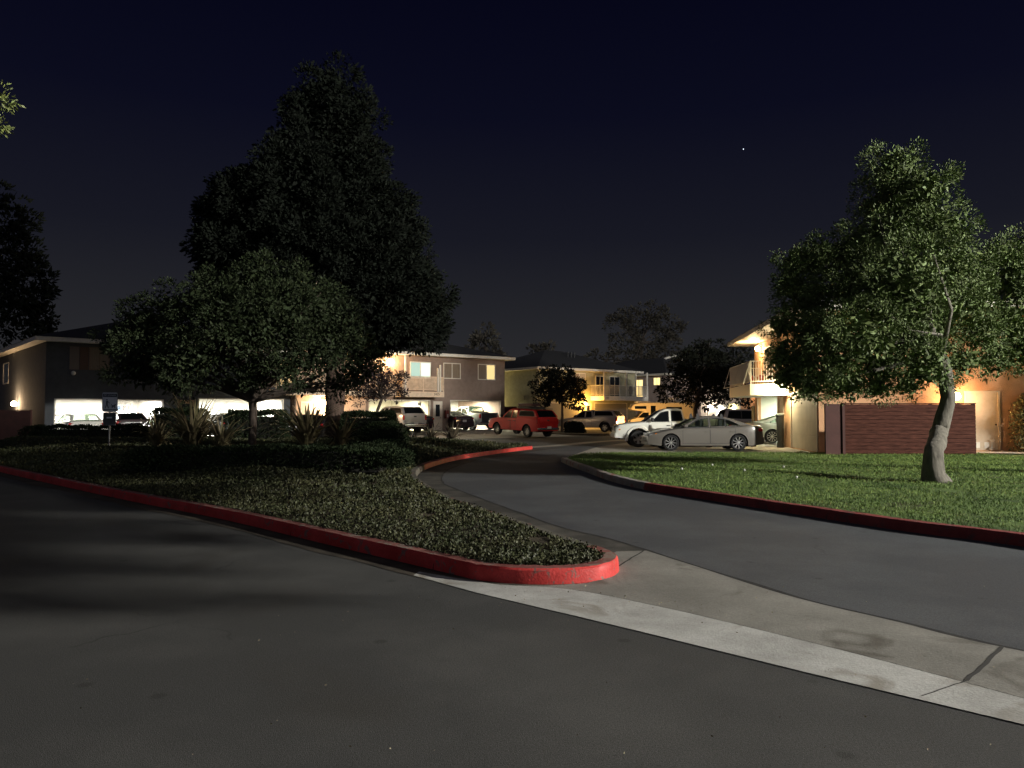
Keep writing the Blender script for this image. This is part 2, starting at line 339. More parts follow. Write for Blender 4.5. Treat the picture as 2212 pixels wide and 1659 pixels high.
def mound(name, outline, zf, step, m):
    n = len(outline); pts = [Vector((p.x, p.y)) for p in outline]; edges = [(i, (i + 1) % n) for i in range(n)]
    xs = [p.x for p in outline]; ys = [p.y for p in outline]
    x = min(xs)
    while x < max(xs):
        y = min(ys)
        while y < max(ys):
            q = Vector((x + random.uniform(-.2, .2) * step, y + random.uniform(-.2, .2) * step, 0))
            if inside(q, outline) and dist_poly(q, outline + [outline[0]]) > step * .25: pts.append(Vector((q.x, q.y)))
            y += step
        x += step
    v, e, f, *_ = delaunay_2d_cdt(pts, edges, [], 1, 1e-4)
    mb = MB(); mb.add([(p.x, p.y, zf(p.x, p.y)) for p in v], [tuple(t) for t in f]); o = mb.build(name, m, smooth=80)
    return tag(o, kind='structure')
inner = offset(isl_street, .16)[:-1] + offset(nose, .16) + offset(isl_side, .16)[1:] + offset(isl_curve, .16)[1:]
back = [Vector(p) for p in ((.2, 34.6, 0), (-2, 35.6, 0), (-5.0, 37.2, 0), (-10, 38.2, 0), (-15, 36.6, 0), (-22, 37.5, 0), (-30, 41, 0))]
isl_in = inner + back
isl_closed = isl_in + [isl_in[0]]
def isl_z(x, y):
    d = dist_poly(Vector((x, y, 0)), isl_closed)
    s = min(1, d / 3.5); s = s * s * (3 - 2 * s)
    return .125 + .30 * s * min(1, max(0, (y - 7) / 12)) + .035 * min(1, d) * mnoise.noise(Vector((x * .6, y * .6, 0)))
mound('planting_bed', isl_in, isl_z, .8, M_SOIL)
# side road with its pan and tar line
pan_edge = [(-.31, 6.88), (.47, 6.13), (.92, 5.69), (1.86, 4.74), (2.66, 3.96), (5.0, 1.65), (9, -2.3)]
road_edge = [(9.6, -.6), (5.2, 3.5), (3.45, 5.18), (2.93, 5.96), (2.42, 6.77), (1.9, 8.1), (1.56, 8.96), (1.23, 9.78), (.62, 10.9), (-.15, 13.1), (-1.0, 15.6), (-1.55, 17.4), (-1.78, 19.6), (-1.8, 21.4), (-1.6, 23.4), (-1.1, 26.2), (-.1, 29.2), (1.0, 32.2), (2.6, 35.8)]
re_s = crom(road_edge)
lawn_k = crom([(22, -10), (14, -2.2), (9.6, 2.6), (7.7, 5.6), (6.75, 7.6), (6.05, 9.3), (5.3, 10.4), (4.4, 12.3), (3.32, 14.7), (2.74, 16.05), (2.27, 18.2), (2.0, 20.7), (1.72, 23.2), (1.6, 25.1)])
sheet('side_road', [(p.x, p.y) for p in re_s] + [(8, 44), (14, 50), (14, 46), (6.5, 37), (3.2, 32.5), (2.2, 28.5)] + [(p.x, p.y) for p in lawn_k[::-1]] , .004, M_SIDE)
# tar line between gutter pan and asphalt : ragged width
mb = MB(); T = re_s; a = offset(T, .012); b = [p - (q - p) * (1.6 + 5.5 * abs(mnoise.noise(Vector((p.x * 1.1, p.y * 1.1, 3))))) * 1.0 for p, q in zip(T, a)]
mb.add([(p.x, p.y, .008) for p in a] + [(p.x, p.y, .008) for p in b], [(i, i + 1, len(T) + i + 1, len(T) + i) for i in range(len(T) - 1)])
tag(mb.build('road_tar_line', M_DARKTAR), kind='structure')
# gutter pan along the street (pale) and the worn apron behind it
gl = [tuple(gnd(893, 1244).xy), (-.31, 6.88), (.47, 6.13), (.92, 5.69), (1.86, 4.74), (2.66, 3.96), (5.0, 1.65), (9, -2.3)]
gu = [gnd(905, 1236), gnd(1060, 1262), gnd(1230, 1274), gnd(1426, 1312), gnd(1640, 1362), gnd(1853, 1415), gnd(2040, 1464), gnd(2212, 1511)]
gux = [(p.x, p.y) for p in crom([(p.x, p.y) for p in gu], 4)] + [(5.55, 1.95), (9.4, -1.9)]
gap = .012
jd = (Vector((gnd(2158, 1405).x - gnd(1795, 1500).x, gnd(2158, 1405).y - gnd(1795, 1500).y, 0))).normalized()
j0 = gnd(1795, 1500)
sheet('gutter_pan', gl + gux[::-1], .006, M_PAN)
ap = [(p.x, p.y) for p in re_s if p.y < 9.0 and p.x > 1.5]
sheet('apron', gux + [(9.5, -.7)] + ap + [(1.2, 8.9), (.9, 8.3), (1.05, 7.8), (.9, 7.5), (.7, 7.25), (.3, 7.15), (-.1, 7.18)], .0075, M_APRON)
# pan beside the island kerb and dark strip painted as the street kerb's shadow
os_ = offset(isl_side, -.02); oc = offset(isl_curve, -.02)
pe = [(p.x, p.y) for p in re_s if 8.9 < p.y < 35]
sheet('side_gutter', [(p.x, p.y) for p in os_ + oc] + pe[::-1], .0055, blend_mat('side_pan', (.034, .032, .028), (.07, .065, .056), 1.3, fine=.2))
st = [p for p in isl_street if p.x > -26]; so1 = offset(st, -.0); so2 = [q - Vector((.7, .7, 0)) * .34 * (1 + .35 * mnoise.noise(q * .9)) for q in st]
sheet('street_gutter', [(p.x, p.y) for p in so1] + [(p.x, p.y) for p in nose[:20]] + [(.1, 6.98), (-.31, 6.89)] + [(p.x, p.y) for p in so2[::-1]], .0045, blend_mat('kerb_shade_pan', (.030, .024, .018), (.085, .07, .052), 1.8, .4, .7, fine=.3))  # kerb shadow put into the gutter colour
# concrete joints
mbj = MB()
def joint(a, b, w=.014, z=.0105):
    a = Vector((a[0], a[1], 0)); b = Vector((b[0], b[1], 0)); d = (b - a).normalized(); n = Vector((-d.y, d.x, 0)) * w / 2; P = [a]
    for k in range(1, 9): P.append(a.lerp(b, k / 8) + n * random.uniform(-1, 1) * .6)
    mbj.add([(*(p + n).xy, z) for p in P] + [(*(p - n).xy, z) for p in P], [(i, i + 1, 10 + i, 9 + i) for i in range(8)])
joint(gnd(1991, 1507), gnd(2087, 1474), .010); joint(gnd(2087, 1474), gnd(2165, 1401), .026)
joint(gnd(1336, 1225), gnd(1392, 1190), .02); joint((-.05, 12.0), (.28, 12.4), .014); joint((-1.2, 15.2), (-.9, 15.4)); joint((-2.2, 19.5), (-1.8, 19.5))
tag(mbj.build('pavement_joint', mat('joint', (.02, .018, .016), .95)), kind='structure')
# lawn
kerb('kerb_dark_red', [p for p in lawn_k if p.y < 16.3], M_DARKRED, -1)
kerb('kerb_pale', [p for p in lawn_k if p.y >= 15.9], M_KERBG, -1)
lin = [p for p in offset(lawn_k, -.16) if p.y > -6]
lawn_o = lin + [Vector(p) for p in ((2.0, 26.2, 0), (2.6, 28.0, 0), (4.2, 28.7, 0), (7, 29.1, 0), (12, 28.9, 0), (16.4, 28.4, 0), (40, 26, 0), (40, -6, 0))]
def lawn_z(x, y):
    return .135 + .02 * mnoise.noise(Vector((x * .5, y * .5, 0))) + (.0 if y < 22 else -.02)
mound('lawn', lawn_o, lawn_z, 1.1, M_LAWN)
sheet('driveway', [(1.9, 27.3), (2.9, 31.5), (4.0, 36), (7.2, 43.5), (13.2, 44.5), (13.4, 38), (12.3, 30.3), (12.0, 28.0)], .012, M_DRIVE)
sheet('house_path', [(16.6, 28.85), (16.5, 28.0), (18.6, 27.2), (21.5, 26.5), (30, 25.4), (30, 28.3)], .15, M_DRIVE)
# far concrete bands and the drive before the middle houses
dF = Vector((.788, .616, 0)); nI = Vector((-.616, .788, 0)); CW = Vector((-24.8, 40.84, 0))
def fac(t, out=0, z=0): p = CW + dF * t - nI * out; return Vector((p.x, p.y, z))
def slope(name, a, b, c, d, m):
    mb = MB(); mb.add([a, b, c, d], [(0, 1, 2, 3)]); o = mb.build(name, m)
    if o.data.polygons[0].normal.z < 0: o.data.flip_normals()
    return tag(o, kind='structure')
slope('drive_apron', fac(16.5, 8.5, .014), fac(32.2, 9.5, .014), fac(31.3, -.2, .285), fac(14.0, -.2, .285), M_DRIVE)
sheet('drive_court', [fac(-2, 9)[:2], fac(16.6, 9)[:2], fac(14.1, .1)[:2], fac(-2, .1)[:2]], .010, M_DRIVE)
slope('far_drive', Vector((3.2, 68, .012)), Vector((18, 78, .012)), Vector((16, 84, .28)), Vector((2.0, 72.8, .28)), M_DRIVE)
band = crom([(.7, 34.6), (2.6, 37.2), (5.2, 42.2), (8.6, 46.5)])
sheet('concrete_swale', [(p.x, p.y) for p in band] + [(p.x, p.y) for p in offset(band, .9)[::-1]], .013, M_DRIVE)
# painted bay marks on the apron, raised a little above the slope
mbm = MB()
def mark(pts, w=.1):
    for a, b in zip(pts[:-1], pts[1:]):
        A = fac(*a); B = fac(*b); zz = lambda o_: .285 - (.271 / 9.0) * (o_ + .2) + .012
        A.z = zz(a[1]); B.z = zz(b[1]); d = (B - A).normalized(); n = Vector((-d.y, d.x, 0)) * w / 2
        mbm.add([A - n, B - n, B + n, A + n], [(0, 1, 2, 3)])
mark([(24.3, 2.6), (25.2, 4.9), (27.6, 6.2), (29.0, 6.6), (30.5, 7.0)]); mark([(25.2, 4.9), (26.2, 3.7)]); mark([(27.6, 6.2), (28.4, 5.0), (29.2, 5.3)]); mark([(26.2, 5.4), (26.9, 4.7)])
tag(mbm.build('drive_markings', mat('old_white_paint', (.55, .52, .45), .8, 6, .2)), kind='structure')
# small planting bed before the far house
bed = crom([(2.4, 54.5), (4.4, 52.9), (6.2, 52.8), (6.9, 55), (5.9, 58.5), (4.5, 60), (2.6, 59.5), (2.2, 57), (2.4, 54.5)])
mb = MB(); mb.poly([(p.x, p.y) for p in bed[:-1]], 0, .16); tag(mb.build('far_planting_bed', M_SOIL), kind='structure')
# ================================================================= HOUSES
M_WHITE = mat('white_trim', (.62, .58, .50), .6, 5, .08)
M_ROOF = mat('roof_shingle', (.022, .022, .024), .9, 9, .3, bump=.5, bscale=14)
M_STUCCO_A = mat('stucco_blue_grey', (.060, .066, .074), .95, 3, .12, bump=.5, bscale=45)
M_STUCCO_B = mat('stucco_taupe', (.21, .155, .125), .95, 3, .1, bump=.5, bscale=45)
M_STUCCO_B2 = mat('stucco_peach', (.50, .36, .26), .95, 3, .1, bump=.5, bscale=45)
M_STUCCO_C = mat('stucco_sage', (.33, .31, .20), .95, 3, .1, bump=.5, bscale=45)
M_STUCCO_D = mat('stucco_rose', (.34, .27, .24), .95, 3, .1, bump=.5, bscale=45)
M_STUCCO_R = mat('stucco_tan', (.46, .26, .14), .95, 2, .12, bump=.6, bscale=40)
M_GARW = mat('garage_plaster', (.72, .70, .64), .9, 2, .05)
M_GARF = mat('garage_slab', (.30, .29, .27), .8, 2, .15)
M_DOORW = mat('painted_door', (.56, .50, .42), .6, 4, .06)
M_GDOOR = mat('garage_door_paint', (.50, .43, .34), .65, 3, .06)
M_GLASSD = mat('dark_window_glass', (.012, .013, .015), .08, spec=.6)
M_CURT = mat('drawn_curtain', (.18, .14, .10), .9, 8, .2, stretch=(6, 6, .3))
M_METALD = mat('dark_metal', (.03, .03, .032), .45, metal=.6)
M_BLACKP0 = mat('pole_dark', (.05, .04, .035), .7)
M_FIX = mat('lamp_metal', (.10, .075, .05), .4, metal=.8)
def dirmat(p, ang): return Matrix.Translation(p) @ Matrix.Rotation(ang, 4, 'Z')
class House:
    def __init__(s, name, corner, ang, label, floor, cat='apartment building', group=None):
        s.root = empty(name, (corner[0], corner[1], 0), ang, label, cat, group); s.o = Vector((corner[0], corner[1], 0)); s.ang = ang; s.fl = floor
        s.ux = Vector((math.cos(ang), math.sin(ang), 0)); s.uy = Vector((-math.sin(ang), math.cos(ang), 0))
    def t_at(s, usrc, face='front', out=0):
        r = (usrc - 2016) / 3028; d = s.ux if face == 'front' else s.uy; o = s.o - (s.uy if face == 'front' else s.ux) * out
        return (r * o.y - o.x) / (d.x - r * d.y)
    def fm(s, face):
        """(along, out, z) -> local"""
        if face == 'front': return Matrix(((1, 0, 0, 0), (0, -1, 0, 0), (0, 0, 1, 0), (0, 0, 0, 1)))
        return Matrix(((0, -1, 0, 0), (1, 0, 0, 0), (0, 0, 1, 0), (0, 0, 0, 1)))
    def box(s, mb, face, a0, a1, o0, o1, z0, z1, mi=0): return mb.box(a0, a1, o0, o1, z0, z1, s.fm(face), mi)
    def part(s, mb, name, m, parent=None, **k): return mb.build(name, m, parent or s.root, **k)
    def wall(s, a0, a1, z0, z1, ops, m, face='front', th=.16, name='wall'):
        mb = MB(); xs = sorted({a0, a1} | {o[0] for o in ops} | {o[1] for o in ops})
        for x0, x1 in zip(xs[:-1], xs[1:]):
            c = (x0 + x1) / 2; cuts = sorted([(o[2], o[3]) for o in ops if o[0] < c < o[1]]); z = z0
            for b0, b1 in cuts:
                if b0 > z + 1e-3: s.box(mb, face, x0, x1, -th, 0, z, b0)
                z = b1
            if z < z1 - 1e-3: s.box(mb, face, x0, x1, -th, 0, z, z1)
        return s.part(mb, name, m)
    def slab_walls(s, W, D, z1, m, skip=('front',)):
        mb = MB()
        if 'left' not in skip: mb.box(0, .16, .16, D, 0, z1)
        mb.box(W - .16, W, .16, D, 0, z1); mb.box(.16, W - .16, D - .16, D, 0, z1)
        return s.part(mb, 'wall', m)
    def roof(s, W, D, z, rise, ov=.6, ovf=None, ovl=None, m=None, ridge='x'):
        ovf = ov if ovf is None else ovf; ovl = ov if ovl is None else ovl
        x0, x1, y0, y1 = -ovl, W + ov, -ovf, D + ov
        mb = MB(); mb.box(x0, x1, y0, y1, z - .22, z - .002); e = s.part(mb, 'eave', M_WHITE)
        h = min(x1 - x0, y1 - y0) / 2; cx, cy = (x0 + x1) / 2, (y0 + y1) / 2
        if x1 - x0 > y1 - y0: a, b = (x0 + h, cy), (x1 - h, cy)
        else: a, b = (cx, y0 + h), (cx, y1 - h)
        vs = [(x0 - .03, y0 - .03, z), (x1 + .03, y0 - .03, z), (x1 + .03, y1 + .03, z), (x0 - .03, y1 + .03, z), (*a, z + rise), (*b, z + rise)]
        fs = [(0, 1, 5, 4), (2, 3, 4, 5), (1, 2, 5), (3, 0, 4)] if x1 - x0 > y1 - y0 else [(0, 1, 4), (1, 2, 5, 4), (2, 3, 5), (3, 0, 4, 5)]
        mb = MB(); mb.add(vs, fs + [(3, 2, 1, 0)]); r = s.part(mb, 'roof', M_ROOF)
        # vents
        for q in range(3):
            t = .3 + .2 * q; p = Vector((a[0] * (1 - t) + b[0] * t + .6, a[1] * (1 - t) + b[1] * t - h * .35, z + rise * .66))
            v = MB(); v.tube([p - Vector((0, 0, .3)), p + Vector((0, 0, .42))], .06, 8); v.tube([p + Vector((0, 0, .40)), p + Vector((0, 0, .5))], .10, 8); s.part(v, 'vent_pipe', M_METALD, r)
        return r
    def window(s, a0, a1, z0, z1, face='front', panes=(M_GLASSD, M_GLASSD), fr=.06, name='window', m=None):
        mb = MB(); m = m or M_WHITE
        s.box(mb, face, a0, a1, -.04, .035, z1 - fr, z1); s.box(mb, face, a0, a1, -.04, .05, z0, z0 + fr)
        s.box(mb, face, a0, a0 + fr, -.04, .034, z0 + fr, z1 - fr); s.box(mb, face, a1 - fr, a1, -.04, .034, z0 + fr, z1 - fr)
        n = len(panes); w = (a1 - a0 - 2 * fr) / n
        for i in range(1, n): s.box(mb, face, a0 + fr + w * i - .025, a0 + fr + w * i + .025, -.03, .028, z0 + fr, z1 - fr)
        o = s.part(mb, name, m)
        for i, pm in enumerate(panes):
            q = MB(); s.box(q, face, a0 + fr + w * i + (.03 if i else 0), a0 + fr + w * (i + 1) - (.03 if i < n - 1 else 0), -.02, .008, z0 + fr, z1 - fr); s.part(q, 'pane', pm, o)
        return o
    def garage(s, a0, a1, z1, depth=6.2, power=90, col=(1, .97, .9), face='front', fl=None, a_in=.3, nlamp=2, wallm=None, bright=14):
        fl = s.fl if fl is None else fl; wallm = wallm or M_GARW
        mb = MB(); A0, A1, zc = a0 - a_in, a1 + a_in, z1 + .12; t = .05
        s.box(mb, face, A0, A1, -depth - t, -depth, fl, zc); s.box(mb, face, A0 - t, A0, -depth, -.17, fl, zc); s.box(mb, face, A1, A1 + t, -depth, -.17, fl, zc)
        s.box(mb, face, A0, A1, -depth, -.17, zc, zc + t)
        g = s.part(mb, 'garage_interior', wallm)
        mb = MB(); s.box(mb, face, A0, A1, -depth, -.02, fl - .08, fl); s.part(mb, 'garage_floor', M_GARF)
        for k in range(nlamp):
            a = A0 + (A1 - A0) * (k + .5) / nlamp; f = MB(); s.box(f, face, a - .6, a + .6, -depth * .45 - .07, -depth * .45 + .07, zc - .06, zc - .012)
            s.part(f, 'tube_light', emat('tube_%d' % int(col[2] * 100), col, bright), g)
            p = s.fm(face) @ Vector((a, -depth * .45, zc - .09))
            lamp('tube_lamp', p, power / nlamp, col, typ='AREA', size=(1.2, .14), parent=s.root)
        # trim round the opening
        mb = MB(); s.box(mb, face, a0 - .07, a0, .0, .02, 0, z1 + .07); s.box(mb, face, a1, a1 + .07, .0, .02, 0, z1 + .07); s.box(mb, face, a0, a1, .0, .021, z1, z1 + .07)
        s.part(mb, 'garage_frame', M_WHITE); return g
    def panel_door(s, a0, a1, z0, z1, face='front', window=True, m=None, name='door'):
        m = m or M_DOORW; mb = MB(); f = .07
        s.box(mb, face, a0 - f, a0, -.03, .03, z0, z1 + f); s.box(mb, face, a1, a1 + f, -.03, .03, z0, z1 + f); s.box(mb, face, a0, a1, -.03, .031, z1, z1 + f); s.box(mb, face, a0, a1, -.05, .004, z0 + .02, z1)
        o = s.part(mb, name, m)
        if window:
            w = a1 - a0; q = MB(); s.box(q, face, a0 + w * .22, a1 - w * .22, .0, .012, z0 + (z1 - z0) * .5, z1 - .16); s.part(q, 'door_glass', M_GLASSD, o)
        k = MB(); p = s.fm(face) @ Vector((a1 - .1, .06, z0 + (z1 - z0) * .45)); k.sphere(p, .035, 10); s.part(k, 'handle', M_FIX, o)
        return o
    def gdoor(s, a0, a1, z0, z1, face='front', rows=4, m=None):
        m = m or M_GDOOR; mb = MB(); h = (z1 - z0) / rows
        for i in range(rows): s.box(mb, face, a0, a1, -.06, -.02, z0 + h * i + .012, z0 + h * (i + 1) - .004)
        s.box(mb, face, a0, a1, -.1, -.05, z0, z1); o = s.part(mb, 'garage_door', m)
        f = MB(); s.box(f, face, a0 - .09, a0, .0, .02, z0, z1 + .09); s.box(f, face, a1, a1 + .09, .0, .02, z0, z1 + .09); s.box(f, face, a0, a1, .0, .021, z1, z1 + .09); s.part(f, 'door_frame', M_WHITE, o)
        return o
    def lantern(s, a, out, z, face='front', power=40, col=(1, .62, .28), r=.09, e=60, style=0):
        F = s.fm(face); mb = MB(); s.box(mb, face, a - .06, a + .06, 0, .03, z - .13, z + .13); c = F @ Vector((a, out, z))
        mb.bar(F @ Vector((a, .02, z + .1)), F @ Vector((a, out, z + r + .05)), .025); mb.tube([c + Vector((0, 0, r)), c + Vector((0, 0, r + .07))], [r * .9, .02], 10)
        mb.tube([c - Vector((0, 0, r + .03)), c - Vector((0, 0, r - .005))], r * .6, 10)
        o = s.part(mb, 'wall_lamp', M_FIX); g = MB(); g.sphere(c, r, 14); s.part(g, 'globe', emat('globe_%d_%d' % (int(col[2] * 100), int(e)), col, e), o, smooth=80)
        lamp('lamp', F @ Vector((a, out + r + .12, z)), power, col, .08, s.root); return o
    def balcony(s, a0, a1, out, z0, z1, rail=1.05, face='front', bars=.11, m=None, posts=(), slabm=None, closed_ends=True, bt=.022):
        mb = MB(); s.box(mb, face, a0, a1, .0, out, z0, z1); b = s.part(mb, 'balcony', slabm or m or M_WHITE)
        m = m or M_WHITE; r = MB(); zb, zt = z1 + .12, z1 + rail; o = out - .05
        for z in (zb, zt): s.box(r, face, a0 + .02, a1 - .02, o - .02, o + .02, z - .02, z + .02)
        n = int((a1 - a0) / bars)
        for i in range(n + 1):
            a = a0 + .03 + (a1 - a0 - .06) * i / n; s.box(r, face, a - bt / 2, a + bt / 2, o - .01, o + .01, zb, zt)
        for a in (a0 + .03, (a0 + a1) / 2, a1 - .03): s.box(r, face, a - .03, a + .03, o - .03, o + .03, z1, zt + .02)
        if closed_ends:
            for a in (a0 + .03, a1 - .03):
                for z in (zb, zt): s.box(r, face, a - .018, a + .018, .0, o, z - .018, z + .018)
                k = int(out / bars)
                for i in range(1, k): s.box(r, face, a - bt / 2, a + bt / 2, o * i / k - .01, o * i / k + .01, zb, zt)
        s.part(r, 'railing', m, b)
        for a, z2 in posts:
            p = MB(); s.box(p, face, a - .05, a + .05, o - .05, o + .05, z1, z2); s.part(p, 'post', m, b)
        return b
def text_part(s, txt, face, a, out, z, size, m, parent):
    F = s.fm(face); return text_mesh('house_number', txt, size, .004, m, parent, F @ Vector((a, out, z)), (R(90), 0, 0 if face == 'front' else -R(90)))
M_NUM = mat('number_paint', (.05, .04, .035), .7)
# ---- A : dark blue-grey block on the left
A = House('apartment_block', (-24.8, 40.84), R(41), 'dark blue-grey two-storey block at far left with two brightly lit open garages', .12, group='two-storey garage apartments')
tA = lambda u, f='front': A.t_at(u, f)
g1, g2, g3, g4 = tA(219), tA(640), tA(784), tA(1113); WA = tA(1143)
d1, d2 = tA(704), tA(760)
A.wall(0, WA, 0, 5.4, [(g1, g2, 0, 2.30), (g3, g4, 0, 2.42), (d1, d2, .15, 2.35)], M_STUCCO_A)
A.wall(.16, 17, 0, 5.4, [], M_STUCCO_A, 'left')
mb = MB(); mb.box(WA - .16, WA, .16, 17, 0, 5.4); mb.box(.16, WA - .16, 16.84, 17, 0, 5.4); A.part(mb, 'wall', M_STUCCO_A)
A.roof(WA, 17, 5.62, 2.3)
A.garage(g1, g2, 2.30, power=1400, col=(1, .98, .93)); A.garage(g3, g4, 2.42, power=1400, col=(1, .97, .88))
A.panel_door(d1, d2, .15, 2.28, m=mat('door_tan', (.36, .25, .15), .7, 4))
w = A.window(tA(347), tA(429), 3.95, 5.22, panes=(M_CURT, M_CURT), m=mat('window_trim_brown', (.16, .11, .07), .7))
sh = MB(); A.box(sh, 'front', tA(310), tA(345), .0, .03, 3.95, 5.2); A.part(sh, 'shutter', mat('shutter_brown', (.10, .06, .04), .8))
sh = MB(); A.box(sh, 'front', tA(270), tA(308), .0, .03, 3.95, 5.2); A.part(sh, 'shutter', mat('shutter_grey', (.15, .125, .11), .8))
q = MB(); q.sphere(A.fm('front') @ Vector((tA(286), .03, 3.75)), .12, 12); A.part(q, 'dish_lamp', mat('dish', (.4, .4, .4), .4))
A.window(A.t_at(12, 'left'), A.t_at(32, 'left'), 3.5, 4.9, 'left', panes=(M_GLASSD,))
A.lantern(A.t_at(70, 'left'), .2, 2.15, 'left', power=170, col=(1, .66, .36), r=.16)
for k, u in enumerate((537, 556, 577)):
    q = MB(); q.tube([A.fm('front') @ Vector((tA(u) * 1.0, -3.0, .1)), A.fm('front') @ Vector((tA(u) + .08, -3.2, 2.05))], .022, 6); A.part(q, 'leaning_pole', M_BLACKP0)
for x0, x1, z0, z1 in ((g1 + .3, g1 + 1.5, 1.5, 1.56), (g2 - 1.5, g2 - .1, 1.7, 1.76), (g3 + .4, g3 + 2.2, 1.55, 1.6)):
    q = MB(); A.box(q, 'front', x0, x1, -6.15, -5.8, z0, z1); sh_ = A.part(q, 'shelf', M_DOORW)
    for j in range(3):
        q = MB(); xx = x0 + .1 + j * (x1 - x0 - .2) / 3; A.box(q, 'front', xx, xx + .28, -6.1, -5.85, z1 + .002, z1 + .18 + .07 * j); A.part(q, 'storage_box', mat('box%d' % j, ((.35, .25, .15), (.12, .16, .22), (.3, .3, .28))[j], .8), sh_)
# ---- B : taupe block in the middle
B = House('apartment_block', tuple((CW + dF * 13.9)[:2]), math.atan2(.616, .788), 'taupe two-storey block in the middle with a slatted balcony and open garages', .3, group='two-storey garage apartments')
tB = lambda u: B.t_at(u)
WB = 30.75 - 13.9
bl0, bl1, br0, br1 = tB(1455), tB(1691), tB(1775), tB(1970); dd0, dd1 = tB(1709), tB(1738); m0, m1 = tB(1190), tB(1240); cy0, cy1 = tB(1613), tB(1696); w0, w1, w2, w3 = tB(1745), tB(1813), tB(1881), tB(1949)
PX = tB(1440)
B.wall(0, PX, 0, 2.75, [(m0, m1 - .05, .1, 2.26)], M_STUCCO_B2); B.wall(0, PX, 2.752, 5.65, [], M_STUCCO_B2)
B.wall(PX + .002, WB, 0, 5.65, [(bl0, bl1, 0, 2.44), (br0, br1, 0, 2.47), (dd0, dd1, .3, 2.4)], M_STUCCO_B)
mb = MB(); mb.box(0, .16, .16, 11, 0, 5.65); mb.box(WB - .16, WB, .16, 11, 0, 5.65); mb.box(.16, WB - .16, 10.84, 11, 0, 5.65); B.part(mb, 'wall', M_STUCCO_B)
B.roof(WB, 11, 5.9, 1.75)
B.garage(bl0, bl1, 2.44, power=700, col=(1, .90, .58)); B.garage(br0, br1, 2.47, power=1100, col=(1, .96, .74))
B.panel_door(dd0, dd1, .3, 2.36); B.gdoor(m0, m1 - .05, .1, 2.24)
B.window(w0, w1, 4.1, 5.27, panes=(M_CURT, M_CURT)); B.window(w2, w3, 4.1, 5.3, panes=(M_CURT, emat('pane_yellow', (1, .72, .30), .55)))
B.window(cy0, cy1, 4.05, 5.25, panes=(emat('pane_cyan', (.62, .88, .72), .42), emat('pane_pale', (.80, .98, .80), .62)))
b0, b1 = B.t_at(1585, out=1.25), B.t_at(1749, out=1.25)
bal = B.balcony(b0, b1, 1.25, 2.70, 3.08, bars=.095, bt=.06, m=mat('cream_paint', (.60, .47, .34), .7, 4))
text_part(B, '3425', 'front', b1 - .62, 1.256, 2.90, .24, M_NUM, bal)
for u, z2 in ((1595, 5.65), (1723, 4.75), (1732, 5.0)):
    p = MB(); a = B.t_at(u, out=1.2); B.box(p, 'front', a - .05, a + .05, 1.26 - .08, 1.26 + .02, 3.08, z2); B.part(p, 'post', M_WHITE, bal)
bal2 = B.balcony(B.t_at(1086, out=1.2), B.t_at(1560, out=1.2), 1.2, 2.72, 3.05, bars=.13, bt=.04, m=mat('cream_paint', (0, 0, 0)), posts=((B.t_at(1240, out=1.2), 5.5), (B.t_at(1400, out=1.2), 5.5)))
B.lantern(tB(1530), .22, 5.12, power=90, col=(1, .64, .30), r=.22, e=90); B.lantern(m1 + .62, .22, 2.25, power=200, col=(1, .72, .42), r=.15)
B.window(tB(1100), tB(1150), 3.3, 5.1, panes=(emat('pane_amber', (1, .66, .28), .6), emat('pane_amber', (0, 0, 0), 0)))
B.panel_door(tB(1290), tB(1330), 3.08, 5.1); B.window(tB(1460), tB(1510), 4.1, 5.2, panes=(M_CURT, M_CURT))
B.panel_door(m1 + .15, m1 + .15 + .9 * .5, .12, 2.2, window=False)
e = MB(); x = tB(1757); B.box(e, 'front', x - .14, x + .14, 0, .16, 1.2, 1.78); e2 = B.part(e, 'extinguisher_cabinet', mat('cabinet_red', (.16, .02, .015), .5))
q = MB(); B.box(q, 'front', x - .03, x + .09, .16, .166, 1.26, 1.5); B.part(q, 'label_plate', mat('plate_pale', (.6, .5, .45), .6), e2)
# picture and shelf on the garage back wall
q = MB(); B.box(q, 'front', br0 + .9, br0 + 1.7, -6.15, -6.12, 1.5, 2.25); pf = B.part(q, 'wall_poster', mat('poster_grey', (.20, .20, .18), .7))
for zz, c in ((2.0, (.35, .12, .06)), (1.85, (.5, .22, .1)), (1.6, (.1, .14, .06))):
    q = MB(); B.box(q, 'front', br0 + 1.0, br0 + 1.6, -6.12, -6.112, zz - .05, zz + .05); B.part(q, 'poster_band', mat('pb%d' % int(zz * 100), c, .7), pf)
q = MB(); B.box(q, 'front', br0 + 3.2, br0 + 3.4, -6.15, -6.03, 1.15, 1.75); B.part(q, 'meter_box', mat('plate_pale', (0, 0, 0)))
q = MB(); B.box(q, 'front', bl1 - .42, bl1 - .16, -.9, -.86, 2.1, 2.35); B.part(q, 'switch_box', M_GARF)
# ---- C : sage block
C = House('apartment_block', (2.49, 72.34), math.atan2(.616, .788), 'sage green block beyond the red pickup with a yellow-lit side wall and corner balcony', .3, group='two-storey garage apartments')
tC = lambda u, out=0: C.t_at(u, out=out)
C.wall(0, 13.3, 0, 5.7, [(tC(2133), tC(2284), .0, 2.55), (tC(2340), tC(2470), 0, 2.6)], M_STUCCO_C)
C.wall(.16, 11, 0, 5.7, [], M_STUCCO_C, 'left')
mb = MB(); mb.box(13.14, 13.3, .16, 11, 0, 5.7); mb.box(.16, 13.14, 10.84, 11, 0, 5.7); C.part(mb, 'wall', M_STUCCO_C)
C.roof(13.3, 11, 5.92, 2.2)
C.gdoor(tC(2136), tC(2281), .28, 2.5, m=mat('gdoor_grey', (.25, .23, .19), .7)); C.gdoor(tC(2343), tC(2467), .28, 2.52, m=mat('gdoor_grey', (0, 0, 0)))
